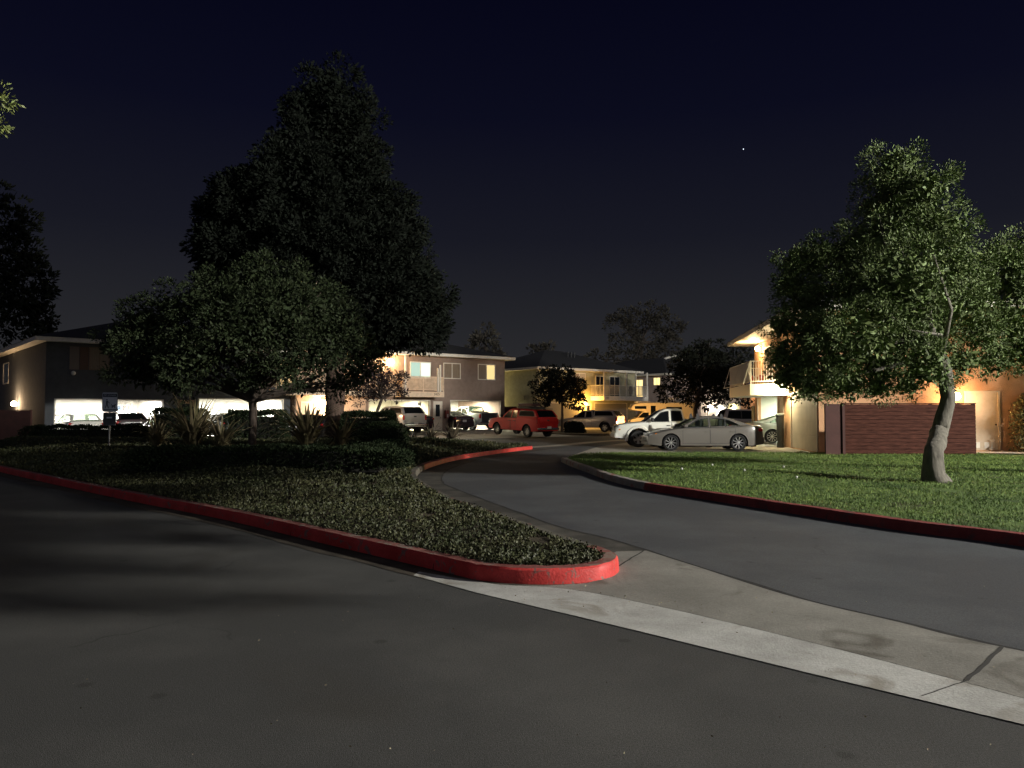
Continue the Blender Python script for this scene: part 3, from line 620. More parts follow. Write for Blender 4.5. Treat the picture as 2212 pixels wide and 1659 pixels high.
C.panel_door(tC(2306), tC(2326), .3, 2.45); C.window(tC(2255), tC(2306), 4.3, 5.5, panes=(M_CURT, mat('pale_blind', (.35, .33, .28), .8)))
C.window(tC(2345), tC(2380), 3.1, 5.3, panes=(M_GLASSD, M_GLASSD)); C.window(tC(2400), tC(2440), 3.1, 5.3, panes=(M_GLASSD, M_GLASSD))
ca0, ca1 = tC(2378, 1.9), tC(2553, 1.9)
cb = C.balcony(ca0, ca1, 1.9, 2.82, 3.25, bars=.14, bt=.035, posts=((ca0 + .06, 5.7), (ca0 + 3.2, 5.7), (ca0 + 6.2, 5.7), (ca1 - .1, 5.7), (ca1 - 1.8, 5.7)))
text_part(C, '3405', 'front', ca0 + .45, 1.906, 3.04, .24, M_NUM, cb)
q = MB(); q.tube([C.fm('front') @ Vector((ca0 + 4.2, 1.5, 3.3)), C.fm('front') @ Vector((ca0 + 4.2, 1.5, 3.9)), C.fm('front') @ Vector((ca0 + 4.2, 1.5, 4.3))], [.12, .26, .12], 10); C.part(q, 'hanging_planter', mat('dark_leaf_mass', (.02, .02, .015), .9))
C.lantern(7.6, .25, 2.4, 'left', power=420, col=(1, .80, .34), r=.1)
C.lantern(tC(2298), .25, 2.5, power=260, col=(1, .50, .10), r=.15, e=60)
q = MB(); a = C.t_at(2062, 'left'); C.box(q, 'left', a - .15, a + .15, 0, .05, 2.85, 3.25); C.part(q, 'wall_vent', M_STUCCO_C)
mb = MB(); mb.tube([C.fm('left') @ Vector((.12, .06, 0)), C.fm('left') @ Vector((.12, .06, 5.6))], .045, 8); C.part(mb, 'downspout', M_WHITE)
# ---- D : block further back
D = House('apartment_block', (17.0, 84.84), math.atan2(.616, .788), 'rose-grey block furthest back with small yellow windows and a white-edged roof gable', .3, group='two-storey garage apartments')
D.wall(0, 6, 0, 5.7, [], M_STUCCO_D); D.wall(.16, 12, 0, 5.7, [], M_STUCCO_D, 'left')
mb = MB(); mb.box(5.84, 6, .16, 12, 0, 5.7); mb.box(.16, 5.84, 11.84, 12, 0, 5.7); D.part(mb, 'wall', M_STUCCO_D)
D.roof(6, 12, 5.95, 2.0)
PY = emat('pane_warm', (1, .70, .26), 1.0)
D.window(D.t_at(2601, 'left'), D.t_at(2574, 'left'), 4.65, 5.55, 'left', panes=(PY, PY)); D.window(D.t_at(2533, 'left'), D.t_at(2484, 'left'), 3.3, 5.4, 'left', panes=(PY, PY, PY))
gp = [at(1433, 776, 90), at(1457, 768, 90), at(1479, 780, 90)]; mb = MB(); Di = D.root
for a, b in ((0, 1), (1, 2)): mb.bar(gp[a], gp[b], .14, .22)
g = mb.build('gable_trim', M_WHITE); tmpM = (Matrix.Translation(D.o) @ Matrix.Rotation(D.ang, 4, 'Z')).inverted()
g.data.transform(tmpM); g.parent = D.root
mb = MB(); gq = [p + Vector((0, .12, -.05)) for p in gp]; mb.add(gq + [p + Vector((1.2, 4, -.4)) for p in gq], [(0, 1, 2), (0, 3, 4, 1), (1, 4, 5, 2)]); g = mb.build('gable', M_ROOF); g.data.transform(tmpM); g.parent = D.root
# ---- E : far block with lit garages
E = House('apartment_block', (21.2, 90.6), R(-1), 'distant pale block beside the right-hand house with two glowing garage openings', .3, group='two-storey garage apartments')
e0, e1, e2_, e3 = E.t_at(2816), E.t_at(2861), E.t_at(2866), E.t_at(2912)
# stands in front of D's right end
E.wall(0, e3 + .15, 0, 5.7, [(e0, e1, 0, 2.55), (e2_, e3, 0, 2.7)], mat('stucco_pale', (.40, .34, .28), .95, 3)); E.wall(e3 + .152, 14, 0, 5.7, [], M_STUCCO_R)
mb = MB(); mb.box(0, .16, .16, 9, 0, 5.7); mb.box(13.84, 14, .16, 9, 0, 5.7); mb.box(.16, 13.84, 8.84, 9, 0, 5.7); E.part(mb, 'wall', M_STUCCO_R)
E.roof(14, 9, 5.9, 1.8)
E.garage(e0, e1, 2.5, power=330, col=(1, .93, .80), a_in=.0, nlamp=1); E.garage(e2_, e3, 2.65, power=260, col=(1, .85, .45), a_in=.0, nlamp=1)
E.lantern(E.t_at(2795), .2, 2.3, power=70, col=(1, .9, .75), r=.14); E.lantern(e3 + 2.4, .2, 3.6, power=60, col=(1, .55, .22), r=.06, e=20)
E.window(E.t_at(2780), E.t_at(2790), 1.2, 2.3, panes=(M_CURT,)); E.panel_door(E.t_at(2735), E.t_at(2750), .3, 2.3)
# ---- R : near house on the right
H = House('apartment_block', (12.0, 30.1), R(-7), 'tan house at right with a white-railed corner balcony over an open garage', .06, group='two-storey garage apartments')
H.wall(0, 13, 0, 5.35, [(.3, 4.5, .05, 2.42), (7.3, 12.15, 0, 2.42), (6.0, 6.85, .05, 2.35)], M_STUCCO_R, 'left')
H.wall(.162, 20, 0, 5.35, [], M_STUCCO_R)
mb = MB(); mb.box(19.84, 20, .16, 13, 0, 5.35); mb.box(.16, 19.84, 12.84, 13, 0, 5.35); H.part(mb, 'wall', M_STUCCO_R)
H.roof(20, 13, 5.62, 2.4, ov=1.1, ovf=1.9, ovl=1.3)
H.gdoor(.3, 4.5, .05, 2.42, 'left', m=mat('gdoor_sand', (.42, .36, .28), .75, 2, .08)); H.panel_door(6.0, 6.85, .06, 2.3, 'left', window=False)
H.garage(7.3, 12.15, 2.42, depth=6, power=460, col=(.98, 1, .82), face='left', wallm=mat('garage_green_white', (.66, .69, .60), .9))
hb = H.balcony(5.0, 10.9, 1.7, 2.40, 2.92, bars=.12, bt=.028, face='left', closed_ends=True, m=mat('rail_white', (.7, .66, .58), .5))
q = MB(); H.box(q, 'left', 5.6, 10.8, 1.63, 1.635, 2.98, 3.98); o = H.part(q, 'screen_cloth', mat('cloth_cream', (.55, .43, .30), .9, 3, .2, stretch=(1, 1, .4)), hb)
q = MB(); F = H.fm('left')
for a in (5.0, 7.9, 10.85): q.bar(F @ Vector((a, 1.68, 3.95)), F @ Vector((a - .0, 2.0, 2.9)), .03); 
q.bar(F @ Vector((5.0, 2.0, 2.9)), F @ Vector((10.85, 2.0, 2.9)), .03); H.part(q, 'rail_brace', M_WHITE, hb)
q = MB(); H.box(q, 'left', 8.2, 10.3, -.03, .02, 2.95, 5.0); sd_ = H.part(q, 'sliding_door', M_WHITE)
for k in range(2):
    q = MB(); H.box(q, 'left', 8.28 + k * 1.02, 9.2 + k * 1.02, .02, .026, 3.05, 4.92); H.part(q, 'pane', M_CURT, sd_)
H.lantern(11.0, .2, 5.02, 'left', power=130, col=(1, .68, .32), r=.13, e=60); H.lantern(4.72, .32, 2.62, 'left', power=170, col=(1, .86, .52), r=.14, e=60)
for k, (a, z) in enumerate(((9.2, 3.35), (9.8, 3.2), (6.6, 3.25))):
    q = MB(); q.sphere(F @ Vector((a, .9, z)), .17, 10); H.part(q, 'balcony_cushion', mat('cushion%d' % k, ((.5, .06, .04), (.05, .06, .3), (.45, .08, .05))[k], .8), hb)
H.lantern(4.94, .32, 2.22, 'front', power=48, col=(1, .52, .20), r=.15, e=70)
q = MB(); H.box(q, 'front', 4.8, 5.2, .0, .34, 1.95, 1.98); H.part(q, 'lamp_bracket', M_FIX)
dr = H.panel_door(5.42, 6.55, .16, 2.36, window=False, m=mat('closet_door', (.52, .42, .30), .7, 3, .08), name='closet_door')
for k in range(4):
    q = MB(); x = 5.5 + k * .22 + (.1 if k > 1 else 0); H.box(q, 'front', x, x + .16, .005, .012, .26, .48); H.part(q, 'vent_square', M_WHITE, dr)
# pier cabinet and things by the right-hand garage
def cabinet(name, loc, dims, m, label, cat, rz=0, lid=None):
    r = empty(name, loc, rz, label, cat); mb = MB(); x, y, z = dims; mb.box(-x / 2, x / 2, -y / 2, y / 2, .05, z); mb.box(-x / 2 + .03, x / 2 - .03, -y / 2 + .03, y / 2 - .03, 0, .05); mb.build('body', m, r)
    t = MB(); t.box(-x / 2 - .02, x / 2 + .02, -y / 2 - .02, y / 2 + .02, z, z + .06); t.build('lid', lid or m, r); return r
# ================================================================= VEHICLES
M_TYRE = mat('tyre_rubber', (.012, .012, .012), .85)
M_RIM = mat('alloy_rim', (.55, .55, .54), .3, metal=.9)
M_RIMD = mat('alloy_rim_dark', (.20, .20, .20), .35, metal=.8)
M_BLACKP = mat('black_plastic', (.015, .015, .016), .6)
M_WELL = mat('wheel_well', (.006, .006, .006), 1, spec=.1)
M_TINT = mat('tinted_glass', (.006, .007, .008), .08, spec=.06)
M_CLEAR = mat('car_glass', (.02, .025, .022), .05, spec=.5, trans=.85)
M_HEAD = mat('headlight_lens', (.55, .55, .55), .12, metal=.5, coat=.5)
M_AMBER = mat('amber_lens', (.7, .22, .02), .2)
M_TAIL = mat('tail_lens', (.42, .015, .012), .18, coat=.6)
M_PLATE = mat('licence_plate', (.62, .60, .58), .5)
M_CHROME = mat('chrome', (.6, .6, .6), .15, metal=1)
def paint(name, c, rough=.3, coat=.5, metal=0): return mat(name, c, rough, coat=coat, metal=metal, spec=.2)
def lerp_prof(P, x):
    if x >= P[0][0]: return P[0][1]
    for a, b in zip(P[:-1], P[1:]):
        if b[0] <= x <= a[0]: return a[1] + (b[1] - a[1]) * ((a[0] - x) / max(a[0] - b[0], 1e-6))
    return P[-1][1]
def wheel(parent, x, y, r, w, spokes=5, rim=None, rr=.66, sw=.5):
    s = 1 if y > 0 else -1; M = Matrix.Translation((x, y, r))
    mb = MB(); h = w / 2; prof = [(r * rr, -h * .8), (r * .93, -h), (r, -h * .75), (r, h * .75), (r * .93, h), (r * rr, h * .8), (r * rr * .96, h * .3), (r * rr * .96, -h * .3), (r * rr, -h * .8)]
    mb.lathe(prof, 28, M); t = mb.build('wheel', M_TYRE, parent, smooth=40)
    rb = MB(); R0 = r * rr; o = s * h * .62
    rb.lathe([(R0, s * h * .82), (R0 * .975, s * h * .88), (R0 * .95, s * h * .7), (R0 * .95, s * h * .1)], 28, M)
    for k in range(spokes):
        a = 2 * math.pi * k / spokes + .3; q = Matrix.Translation((x, y, r)) @ Matrix.Rotation(a, 4, 'Y')
        wd = R0 * sw / spokes * 2.2
        vs = [(R0 * .12, o - s * .0, -wd * .6), (R0 * .94, o + s * .01, -wd), (R0 * .94, o + s * .01, wd), (R0 * .12, o, wd * .6), (R0 * .12, o - s * .03, -wd * .6), (R0 * .94, o - s * .03, -wd), (R0 * .94, o - s * .03, wd), (R0 * .12, o - s * .03, wd * .6)]
        rb.add([q @ Vector(v) for v in vs], [(0, 1, 2, 3), (4, 5, 6, 7), (0, 1, 5, 4), (1, 2, 6, 5), (2, 3, 7, 6), (3, 0, 4, 7)])
    rb.lathe([(R0 * .2, s * h * .3), (R0 * .2, o + s * .015), (.0001, o + s * .02)], 14, M); rb.build('rim', rim or M_RIM, t, smooth=30)
    db = MB(); db.lathe([(.001, s * h * .15), (R0 * .93, s * h * .15)], 20, M); db.build('brake_disc', M_WELL, t)
    return t
def car(name, label, cat, loc, heading, S, group='parked vehicles'):
    """local: +x forward, y left, z up ; S = spec"""
    ang = math.atan2(heading[1], heading[0]); root = empty(name, loc, ang, label, cat, group)
    if S.get('pitch'): root.rotation_euler = (0, S['pitch'], ang)
    L, W = S['L'], S['W']; hw = W / 2; wr = S['wr']; wx = S['wx']; P = S['prof']; pm = S['paint']; sill = S.get('sill', .24); ends = S.get('ends', .75)
    hl = L / 2
    def wid(x):
        a = abs(x); return hw * (1 - S.get('taper', .13) * max(0, (a - (hl - ends)) / ends) ** 2.2)
    arch = wr + S.get('archgap', .06)
    def zb(x):
        z = sill + max(0, (abs(x) - (hl - .5)) / .5) * S.get('lift', .06)
        for q in wx:
            d = abs(x - q)
            if d < arch: z = max(z, wr + math.sqrt(arch * arch - d * d))
        return z
    xs = set(np.round(np.linspace(-hl, hl, int(L / .16)), 3)) | {p[0] for p in P}
    for q in wx:
        for k in range(17): xs.add(round(q + arch * math.cos(math.pi * k / 16) * 1.0, 4))
        xs.add(round(q + arch + .012, 4)); xs.add(round(q - arch - .012, 4))
    xs = sorted(x for x in xs if -hl <= x <= hl)
    belt = S.get('beltin', .93)
    def yside(x, z):
        zt = lerp_prof(P, x); w = wid(x); pts = [(.15, .96), (.35, .995), (.65, 1.0), (max(.70, zt - .12), .985), (zt - .03, belt + .02), (zt, belt - .03)]
        if z <= pts[0][0]: return w * pts[0][1]
        for a, b in zip(pts[:-1], pts[1:]):
            if a[0] <= z <= b[0]: return w * (a[1] + (b[1] - a[1]) * (z - a[0]) / max(b[0] - a[0], 1e-5))
        return w * pts[-1][1]
    rings = []
    for x in xs:
        zt = lerp_prof(P, x); b = min(zb(x), zt - .10); w = wid(x); r = []
        zs = [b + (zt - .13 - b) * k / 4 for k in range(5)] + [zt - .06, zt - .03]
        for z in zs: r.append((x, yside(x, z), z))
        r.append((x, w * (belt - .03), zt - .005)); r.append((x, w * .6, zt + .012)); r.append((x, 0, zt + .02))
        full = r + [(x, -y, z) for x, y, z in r[-2::-1]]; rings.append(full)
    mb = MB(); k = len(rings[0]); V = [p for r in rings for p in r]; Fc = [(i * k + j, i * k + j + 1, (i + 1) * k + j + 1, (i + 1) * k + j) for i in range(len(rings) - 1) for j in range(k - 1)]
    bedr = S.get('bed')
    if bedr:
        x0, x1 = bedr; Fc = [f for f in Fc if not (x0 < (V[f[0]][0] + V[f[2]][0]) / 2 < x1 and all(abs(V[i][1]) < hw * belt * .97 + 1e-6 and V[i][2] > lerp_prof(P, V[i][0]) - .02 for i in f))]
    Fc += [tuple(range(k)), tuple(range((len(rings) - 1) * k, len(rings) * k))[::-1]]
    mb.add(V, Fc)
    if bedr:
        zt = lerp_prof(P, (bedr[0] + bedr[1]) / 2); iw = hw * belt - .10; x0, x1 = bedr
        mb.add([(x0, -iw, .72), (x1, -iw, .72), (x1, iw, .72), (x0, iw, .72), (x0, -iw, zt), (x1, -iw, zt), (x1, iw, zt), (x0, iw, zt)], [(0, 1, 2, 3), (0, 1, 5, 4), (1, 2, 6, 5), (2, 3, 7, 6), (3, 0, 4, 7)])
    # greenhouses
    glass = []; sides = []; trims = []
    for G in S['green']:
        Q = G['prof']; gw = G['w'] / 2; kk = G.get('k', .32); zb0 = G['zb']; n = len(Q)
        py = lambda z, gw=gw, kk=kk, zb0=zb0: gw - kk * (z - zb0)
        side_in = [(x, z - (.05 if 0 < i < n - 1 else 0)) for i, (x, z) in enumerate(Q)]
        for s in (1, -1):
            outer = [Vector((x, z, 0)) for x, z in side_in]; holes = [[Vector((x, z, 0)) for x, z in w_] for w_ in G['win']]
            allp = [p for l in [outer] + holes for p in l]; tr = tessellate_polygon([outer] + holes)
            mb.add([(p.x, s * py(p.y), p.y) for p in allp], [tuple(t) for t in tr])
            for wi, w_ in enumerate(G['win']):
                cx_ = sum(p[0] for p in w_) / len(w_); cz_ = sum(p[1] for p in w_) / len(w_); o_ = .002 + wi * .0006; n_ = len(w_); wd = .035
                ou = [(x + wd * (1 if x > cx_ else -1), z + wd * (1 if z > cz_ else -1)) for x, z in w_]
                trims.append(([(x, s * (py(z) + o_), z) for x, z in w_] + [(x, s * (py(z) + o_), z) for x, z in ou], [(i, (i + 1) % n_, n_ + (i + 1) % n_, n_ + i) for i in range(n_)]))
            for w_ in G['win']: sides.append(([(x, s * (py(z) - .006), z) for x, z in w_], G.get('glass', M_TINT)))
        rows = []
        for i, (x, z) in enumerate(Q):
            e = py(side_in[i][1]); zz = side_in[i][1]; inn = e - .05 if 0 < i < n - 1 else e - .03
            gl = G.get('frame', .10)
            rows.append([(x, e, zz), (x, inn, z), (x, inn - gl, z + .008), (x, 0, z + .022), (x, -(inn - gl), z + .008), (x, -inn, z), (x, -e, zz)])
        for i in range(n - 1):
            for j in range(6):
                if i in G['glassseg'] and 2 <= j <= 3:
                    continue
                mb.add([rows[i][j], rows[i][j + 1], rows[i + 1][j + 1], rows[i + 1][j]], [(0, 1, 2, 3)])
            if i in G['glassseg']:
                a, b = rows[i], rows[i + 1]; glass.append(([a[2], a[3], a[4], b[4], b[3], b[2]], G.get('glass2', G.get('glass', M_TINT)), 'windshield' if i == 0 and not G.get('rearonly') else 'rear_window'))
    body = mb.build('body', pm, root, smooth=28)
    for pts, m in sides:
        q = MB(); q.add(pts, [tuple(range(len(pts)))]); q.build('side_window', m, root)
    if trims:
        q = MB()
        for v_, f_ in trims: q.add(v_, f_)
        q.build('window_trim', M_BLACKP, root)
    for pts, m, nm in glass:
        q = MB(); q.add([Vector(p) - Vector((0, 0, .004)) for p in pts], [(0, 1, 4, 5), (1, 2, 3, 4)]); q.build(nm, m, root)
    # underside + wells
    u = MB(); iw = hw - S.get('tw', .2) - .07; u.box(-hl + .25, hl - .25, -iw, iw, sill - .04, min(.75, lerp_prof(P, 0) - .25))
    for q in wx:
        for s in (1, -1):
            u.lathe([(arch + .004, s * (hw - .02)), (arch + .004, s * iw)], 12, Matrix.Translation((q, 0, wr)), a0=0, a1=math.pi, closed=False)
    u.build('underbody', M_WELL, root)
    for q in wx:
        for s in (1, -1): wheel(root, q, s * (hw - S.get('tw', .2) / 2 - .015), wr, S.get('tw', .2), S.get('spokes', 5), S.get('rim'), S.get('rr', .66), S.get('sw', .5))
    # doors as thin gap lines, handles
    for d in S.get('doors', []):
        for s in (1, -1):
            q = MB(); x0, x1, z0, z1 = d; pts = [(x1, z1), (x1, z0), (x0, z0), (x0 + (.0), z1)]
            for a, b in zip(pts[:-1], pts[1:]):
                m_ = 6
                for k2 in range(m_):
                    A = [a[i] + (b[i] - a[i]) * k2 / m_ for i in (0, 1)]; B = [a[i] + (b[i] - a[i]) * (k2 + 1) / m_ for i in (0, 1)]
                    pa = Vector((A[0], s * (yside(*A) + .001), A[1])); pb = Vector((B[0], s * (yside(*B) + .001), B[1]))
                    if (pb - pa).length > 1e-4: q.bar(pa, pb, .010)
            dd = q.build('door', M_BLACKP, root); hb_ = MB(); hx = x0 + .14; hz = z1 - .14
            hb_.box(hx - .085, hx + .085, s * (yside(hx, hz) + .0), s * (yside(hx, hz) + .035), hz - .016, hz + .016); hb_.build('handle', S.get('handle', pm), dd)
    zb_ = lambda x: lerp_prof(P, x)
    for kind, x0, x1, y0, y1, z0, z1, m in S.get('bits', []):
        mir = y0 >= -.001 and y1 > .001 and kind not in ('licence_plate', 'grille', 'bumper', 'rear_step', 'tailgate_band', 'roof_box', 'bed_toolbox', 'roof_rack', 'trunk_strip', 'ladder', 'vent_hood', 'air_conditioner')
        for s in ((1, -1) if mir else (1,)):
            q = MB(); q.box(x0, x1, s * y0, s * y1, z0, z1); o = q.build(kind, m, root, fix=True)
            b = o.modifiers.new('b', 'BEVEL'); b.width = min(abs(x1 - x0), abs(y1 - y0), abs(z1 - z0)) * .3; b.segments = 2
    return root, yside, wid
def wpoly(*p): return list(p)
SED = dict(L=4.86, W=1.83, wr=.335, wx=(1.47, -1.36), tw=.21, sill=.21, spokes=10, sw=.26, rr=.74, ends=.9, taper=.16,
    prof=[(2.43, .50), (2.41, .60), (2.30, .69), (2.0, .775), (1.5, .87), (1.05, .945), (.9, .955), (0, .955), (-1.0, .985), (-1.6, 1.03), (-1.9, 1.075), (-2.25, 1.06), (-2.38, 1.0), (-2.43, .80)],
    doors=[(-.16, .98, .30, .94), (-1.22, -.18, .30, .95)])
def sedan(label, loc, hd, pm, glass=M_TINT, rim=None, spokes=10, extra=(), name='parked_sedan', hb=False):
    S = dict(SED); S['paint'] = pm; S['rim'] = rim or M_RIM; S['spokes'] = spokes
    g = [(1.12, .95), (.30, 1.36), (-.05, 1.425), (-.55, 1.435), (-1.0, 1.37), (-1.92, 1.07)]
    if hb: g = [(1.12, .95), (.30, 1.38), (-.05, 1.45), (-1.0, 1.46), (-1.9, 1.38), (-2.3, 1.04)]
    wl = [[(.86, .985), (.28, 1.29), (-.06, 1.34), (-.12, 1.34), (-.12, .985)], [(-.22, .985), (-.22, 1.345), (-.55, 1.35), (-.83, 1.31), (-.83, .995)], [(-.87, .997), (-.87, 1.30), (-1.06, 1.255), (-1.42, 1.09), (-1.42, 1.05), (-1.30, 1.02)]]
    if hb: wl[2] = [(-.9, .997), (-.9, 1.33), (-1.7, 1.30), (-1.95, 1.12), (-1.9, 1.04)]
    S['green'] = [dict(prof=g, w=1.60, k=.42, zb=.955, win=wl, glassseg=(0, 4), glass=glass)]
    S['bits'] = [('headlight', 2.10, 2.36, .58, .80, .60, .71, M_HEAD), ('turn_lamp', 2.0, 2.13, .76, .842, .66, .73, M_AMBER), ('tail_light', -2.405, -2.20, .58, .855, .80, .95, M_TAIL), ('licence_plate', -2.445, -2.42, -.16, .16, .62, .78, M_PLATE),
        ('grille', 2.38, 2.44, -.42, .42, .38, .56, M_BLACKP), ('bumper', 2.30, 2.47, -.72, .72, .22, .34, pm), ('bumper', -2.50, -2.32, -.78, .78, .30, .58, pm), ('mirror', .78, .94, .84, 1.0, .98, 1.09, pm), ('trunk_strip', -2.45, -2.42, -.45, .45, .86, .90, M_CHROME)] + list(extra)
    return car(name, label, 'car', loc, hd, S)
def pickup(label, loc, hd, pm, cab='access', canopy=None, glass=M_TINT, rim=None, extra=(), wr=.385, tail=None, flare=None, spokes=5, pitch=0):
    S = dict(L=5.30, W=1.88, wr=wr, wx=(1.62, -1.62), tw=.25, sill=.40, spokes=spokes, sw=.62, rr=.60, ends=.8, taper=.12, archgap=.11, lift=.04, paint=pm, rim=rim or M_RIM, pitch=pitch)
    S['prof'] = [(2.65, .72), (2.63, .92), (2.52, 1.02), (2.2, 1.08), (1.5, 1.15), (1.25, 1.17), (.5, 1.17), (-.55, 1.19), (-.64, 1.29), (-2.50, 1.30), (-2.62, 1.30), (-2.65, .62)]
    dbl = cab == 'double'; cr = -.95 if dbl else -.50
    if dbl: S['prof'] = [(2.65, .72), (2.63, .92), (2.52, 1.02), (2.2, 1.08), (1.5, 1.15), (1.25, 1.17), (.5, 1.17), (-1.05, 1.19), (-1.12, 1.29), (-2.50, 1.30), (-2.62, 1.30), (-2.65, .62)]
    g = [(1.30, 1.16), (.58, 1.66), (.30, 1.76), (cr + .25, 1.785), (cr + .06, 1.73), (cr - .03, 1.20)]
    if dbl: wl = [[(.98, 1.21), (.48, 1.60), (.2, 1.66), (.02, 1.66), (.02, 1.21)], [(-.08, 1.21), (-.08, 1.67), (-.78, 1.66), (-.86, 1.24)]]
    else: wl = [[(.98, 1.20), (.50, 1.56), (.2, 1.64), (-.02, 1.645), (-.0, 1.21)], [(-.18, 1.22), (-.18, 1.66), (-.46 + .06, 1.64), (-.48, 1.30)]]
    if not dbl: wl = [[(.98, 1.20), (.55, 1.56), (.34, 1.64), (.22, 1.645), (.22, 1.20)], [(.06, 1.22), (.06, 1.655), (-.34, 1.64), (-.42, 1.30), (-.36, 1.24)]]
    S['green'] = [dict(prof=g, w=1.66, k=.30, zb=1.16, win=wl, glassseg=(0, 4), glass=glass)]
    if canopy is not None:
        x0 = cr - .12
        S['green'].append(dict(prof=[(x0, 1.29), (x0 - .02, 1.68), (x0 - .10, 1.745), (-2.10, 1.75), (-2.24, 1.70), (-2.60, 1.31)], w=1.72, k=.22, zb=1.29, win=[[(x0 - .12, 1.35), (x0 - .12, 1.63), (x0 - .18, 1.66), (-2.02, 1.655), (-2.16, 1.59), (-2.32, 1.37)]], glassseg=(4,), glass=M_TINT, rearonly=True))
    else: S['bed'] = (-2.52, cr - .18)
    S['doors'] = [(.10 if not dbl else -.03, 1.12, .48, 1.14), ((-.46, .08, .50, 1.15) if not dbl else (-.98, -.05, .48, 1.15))]
    S['handle'] = M_BLACKP
    S['bits'] = [('headlight', 2.36, 2.58, .60, .845, .84, 1.0, M_HEAD), ('turn_lamp', 2.30, 2.52, .70, .875, .78, .85, M_AMBER), ('tail_light', -2.665, -2.52, .76, .868, .88, 1.20, M_TAIL), ('licence_plate', -2.80, -2.765, -.16, .16, .60, .74, M_PLATE),
        ('grille', 2.60, 2.67, -.52, .52, .74, .98, M_BLACKP), ('bumper', 2.45, 2.72, -.86, .86, .42, .66, pm), ('rear_step', -2.78, -2.60, -.84, .84, .50, .66, M_CHROME), ('mirror', .92, 1.06, .90, 1.08, 1.18, 1.36, M_BLACKP),
        ('tailgate_band', -2.668, -2.64, -.70, .70, .66, 1.27, tail or pm), ('tail_handle', -2.68, -2.66, -.10, .10, 1.08, 1.16, M_BLACKP)] + list(extra)
    r, ys, wd = car('parked_pickup', label, 'pickup truck', loc, hd, S)
    if flare is not None:
        q = MB()
        for x in S['wx']:
            for s in (1, -1): q.lathe([(wr + .10, s * .93), (wr + .12, s * .985), (wr + .20, s * .985), (wr + .24, s * .93)], 16, Matrix.Translation((x, 0, wr)), a0=-.15, a1=math.pi + .15, closed=False)
        q.build('wheel_arch_flare', flare, r, smooth=40)
    return r
P_GREY = paint('paint_warm_grey', (.125, .115, .10), .35); P_WHITE = paint('paint_white', (.74, .74, .66), .32); P_RED = paint('paint_red', (.42, .006, .008), .55, .0)
P_SILVER = paint('paint_silver', (.33, .31, .31), .3, .5, .3); P_DARK = paint('paint_dark', (.018, .018, .022), .22, .7); P_GREEN = paint('paint_grey_green', (.52, .58, .55), .35); P_MAROON = paint('paint_dark_brown', (.045, .028, .032), .25, .7)
P_PEARL = paint('paint_pearl', (.60, .62, .54), .3)
W2 = math.atan2
# grey sedan broadside on the right-hand drive, nose to the left
r, ys, wd = sedan('warm grey sedan parked broadside at the lawn edge with black roof-rack feet', (8.12, 33.12, .012), (-1, -.006), P_GREY, glass=M_CLEAR, rim=M_RIM, spokes=9)
for k, x in enumerate((.28, -.72)):
    for s in (1, -1):
        q = MB(); z = 1.385 if k == 0 else 1.375; y = s * .59
        q.add([(x - .09, y - .03, z - .03), (x + .09, y - .03, z - .03), (x + .09, y + .05, z - .05), (x - .09, y + .05, z - .05), (x - .03, y - .02, z + .17), (x + .04, y - .02, z + .17), (x + .04, y + .03, z + .17), (x - .03, y + .03, z + .17)], [(0, 1, 2, 3), (4, 5, 6, 7), (0, 1, 5, 4), (1, 2, 6, 5), (2, 3, 7, 6), (3, 0, 4, 7)]); q.build('rack_foot', M_BLACKP, r)
q = MB()
for s in (1, -1):
    for x in (.25, -.75): q.box(x - .22, x + .2, s * .2, s * .55, .55, 1.0); q.box(x - .24, x - .10, s * .26, s * .48, 1.0, 1.28)
q.build('seat', M_BLACKP, r)
pickup('white extended-cab pickup with black tinted windows parked behind the grey sedan', (7.45, 36.3, .012), (-1, .02), P_WHITE, flare=P_WHITE, spokes=5)
# red pickup on the middle drive
hd = Vector((-.60, .80, 0))
rearL = Vector((1.0, 48.9, 0)); lft = Vector((-hd.y, hd.x, 0)); ctr = rearL + hd * 1.62 - lft * .8
pickup('red pickup with matching canopy and dark crates on its roof rack', (ctr.x, ctr.y, .10), hd, P_RED, canopy=P_RED, rim=M_RIMD, spokes=6, pitch=-R(2.0), wr=.37,
    extra=[('roof_rack', -2.3, -.5, -.66, .66, 1.80, 1.84, M_BLACKP), ('roof_rack', -1.5, -.2, -.6, .6, 1.84, 1.93, M_BLACKP)])
def crate(loc, rz, label, s=(1.0, .5, .32)):
    r = empty('roof_crate', loc, rz, label, 'crate', 'crates on the red pickup'); mb = MB(); mb.box(-s[0] / 2, s[0] / 2, -s[1] / 2, s[1] / 2, 0, s[2]); o = mb.build('body', mat('crate_dark_red', (.05, .012, .014), .7), r)
    mb = MB(); mb.box(-s[0] / 2 - .02, s[0] / 2 + .02, -s[1] / 2 - .02, s[1] / 2 + .02, s[2], s[2] + .05); mb.build('lid', mat('crate_lid', (.03, .012, .015), .6), r); return r
hA = W2(hd.y, hd.x)
